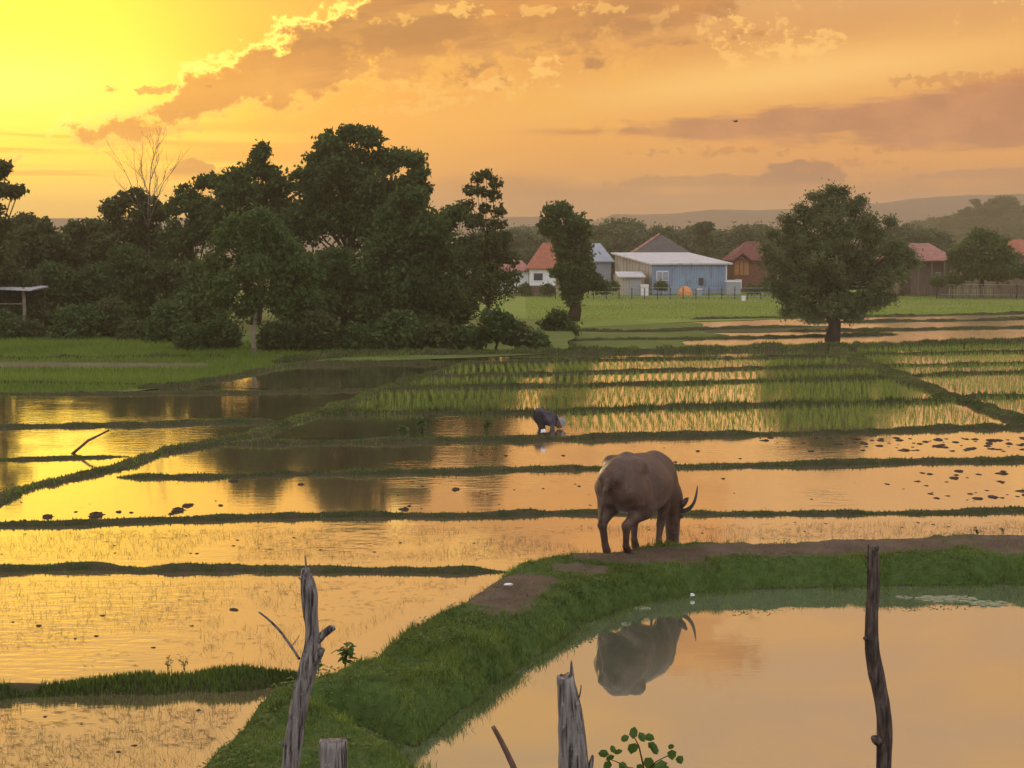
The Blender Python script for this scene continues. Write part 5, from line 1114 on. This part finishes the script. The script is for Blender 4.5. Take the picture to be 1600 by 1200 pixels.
wood('forked_post', 'weathered grey driftwood post with snapped side branches, left foreground', [(452, 1215, 30), (456, 1180, 31), (462, 1135, 30), (469, 1090, 29), (480, 1050, 31), (489, 1020, 30), (488, 985, 22), (484, 950, 24), (484, 925, 26), (480, 905, 20), (477, 888, 12)], 7.5, 'woodgrey', 1,
     stubs=[[(490, 1008, 14, 0), (503, 993, 13, -.02), (515, 983, 12, -.03), (523, 980, 8, -.03)], [(488, 1040, 16, 0), (497, 1026, 14, -.03), (504, 1014, 9, -.05)],
            [(468, 1030, 5, 0), (455, 1010, 4.5, .0), (437, 985, 4, .02), (420, 968, 3.5, .02), (404, 956, 2.6, .02)], [(457, 1008, 2, 0), (464, 999, 1.5, 0), (468, 992, 1, 0)], [(478, 892, 4, 0), (478, 880, 3, 0), (477, 868, 2.5, 0)], [(476, 910, 5, 0), (470, 905, 3, 0), (466, 902, 2, 0)], [(446, 1165, 8, -.03), (440, 1162, 5, -.04), (436, 1160, 3, -.04)]], rough=.06)
wood('crooked_post', 'tall crooked dark brown post standing before the pond at the right', [(1380, 1215, 23), (1381, 1180, 24), (1383, 1140, 25), (1380, 1110, 24), (1375, 1080, 23), (1370, 1055, 25), (1365, 1030, 23), (1362, 1000, 22), (1362, 960, 20), (1364, 925, 20), (1365, 890, 21), (1365, 868, 19), (1363, 856, 13)], 8., 'wooddark', 2,
     stubs=[[(1356, 998, 9, -.02), (1351, 997, 7, -.03), (1349, 996, 3, -.03)], [(1372, 1158, 17, -.03), (1366, 1154, 13, -.045), (1364, 1151, 6, -.05)], [(1360, 862, 6, 0), (1358, 856, 5, 0), (1357, 851, 3, 0)], [(1368, 864, 7, 0), (1371, 857, 6, 0), (1372, 852, 3, 0)], [(1356, 872, 4, 0), (1352, 869, 3, 0), (1351, 866, 2, 0)]], rough=.05)
wood('split_post', 'thick split grey fence post with a sharp splinter at its top, bottom centre', [(898, 1215, 50), (895, 1170, 47), (891, 1120, 40), (887, 1080, 33), (884, 1058, 28)], 6.4, 'woodgrey', 3,
     stubs=[[(895, 1080, 10, 0), (894, 1060, 8, 0), (893, 1045, 5, 0), (893, 1032, 2, 0)], [(874, 1070, 8, 0), (873, 1062, 7, 0), (872, 1055, 4, 0)], [(905, 1090, 3, 0), (908, 1075, 2, 0), (908, 1070, 1, 0)], [(919, 1215, 10, 0), (924, 1192, 8, 0), (926, 1180, 4, 0)]], rough=.05, top=.012)
wood('short_post', 'squat flat topped grey post stump at the bottom left', [(521, 1215, 46), (521, 1190, 46), (521, 1170, 45), (521, 1157, 44)], 6.2, 'woodgrey', 4, rough=.03, top=.01)
wood('leaning_pole', 'slim brown pole leaning left between the stump and the split post', [(812, 1222, 10), (803, 1200, 10), (790, 1172, 9), (778, 1148, 8), (770, 1135, 7)], 6.8, 'woodbrown', 5, rough=.03, cat='pole')
# leafy sprig at the bottom
def sprig():
    d = 6.6; base = pd(1005, 1290, d); o = thing('leafy_sprig', 'green leafy shoot with oval leaves rising at the bottom centre', 'plant', base); st = []; Q = []; g = np.random.default_rng(5)
    def loc_(x, y, dz=0.): return pd(x, y, d + dz) - base
    st.append(tube([loc_(1005, 1400), loc_(1008, 1230), loc_(1005, 1195), loc_(998, 1165), loc_(990, 1150)], [.006, .005, .004, .003, .002], 6))
    st.append(tube([loc_(1006, 1210), loc_(1025, 1190, -.03), loc_(1045, 1180, -.05)], [.003, .0025, .002], 5)); st.append(tube([loc_(1004, 1215), loc_(975, 1195, .03), loc_(950, 1185, .05)], [.003, .0025, .002], 5))
    leaves = [(990, 1147, 15, 80), (1002, 1150, 13, 300), (978, 1153, 12, 200), (1013, 1152, 14, 340), (990, 1168, 19, 255), (1018, 1165, 14, 320), (1022, 1170, 13, 300), (1014, 1190, 17, 250), (1050, 1178, 16, 275), (1062, 1186, 14, 290), (1048, 1168, 10, 60), (1035, 1196, 18, 200),
              (945, 1178, 14, 170), (955, 1184, 12, 210), (965, 1176, 11, 30), (950, 1195, 14, 250), (972, 1196, 13, 330), (1020, 1198, 16, 180), (1000, 1198, 12, 260), (958, 1172, 10, 110), (1040, 1202, 14, 300), (985, 1205, 15, 220)]
    for x, y, s, a in leaves:
        a = R(a); dz = g.uniform(-.06, .06); c = loc_(x, y, dz); dr = np.array([cos(a), g.uniform(-.5, .5), sin(a)]); dr /= np.linalg.norm(dr); sd = np.cross(dr, [0, 1, .2 + g.uniform(-.4, .4)]); sd /= np.linalg.norm(sd); up_ = np.cross(sd, dr); s = s / F * d * 1.35
        m0 = c - dr * s * .4
        for sg in (-1, 1): Q.append([m0, m0 + dr * s * .3 + sg * sd * s * .34 + up_ * s * .1, m0 + dr * s * .75 + sg * sd * s * .3 + up_ * s * .1, m0 + dr * s])
    V, Fc = join(*st); mesh('stem', V, Fc, M['bark'], o, True); nmesh('leaves', np.array(Q), 4, M['sprig'], o)
sprig()

# ------------------------------------------------------------------ haze
V, Fc = boxg(-1900, 1900, -150, 2000, -2.3, 60)
hz = mesh('haze', V, Fc); hz['kind'] = 'stuff'; hz['label'] = 'thin warm evening haze over the whole plain'
m = bpy.data.materials.new('haze'); m.use_nodes = True; t = NT(m.node_tree); t.n.clear(); out = t.n.new('ShaderNodeOutputMaterial'); v = t.n.new('ShaderNodeVolumePrincipled')
v.inputs['Color'].default_value = (.96, .80, .56, 1); v.inputs['Density'].default_value = .0006; v.inputs['Anisotropy'].default_value = .2
t.l.new(v.outputs[0], out.inputs['Volume']); hz.data.materials.append(m)
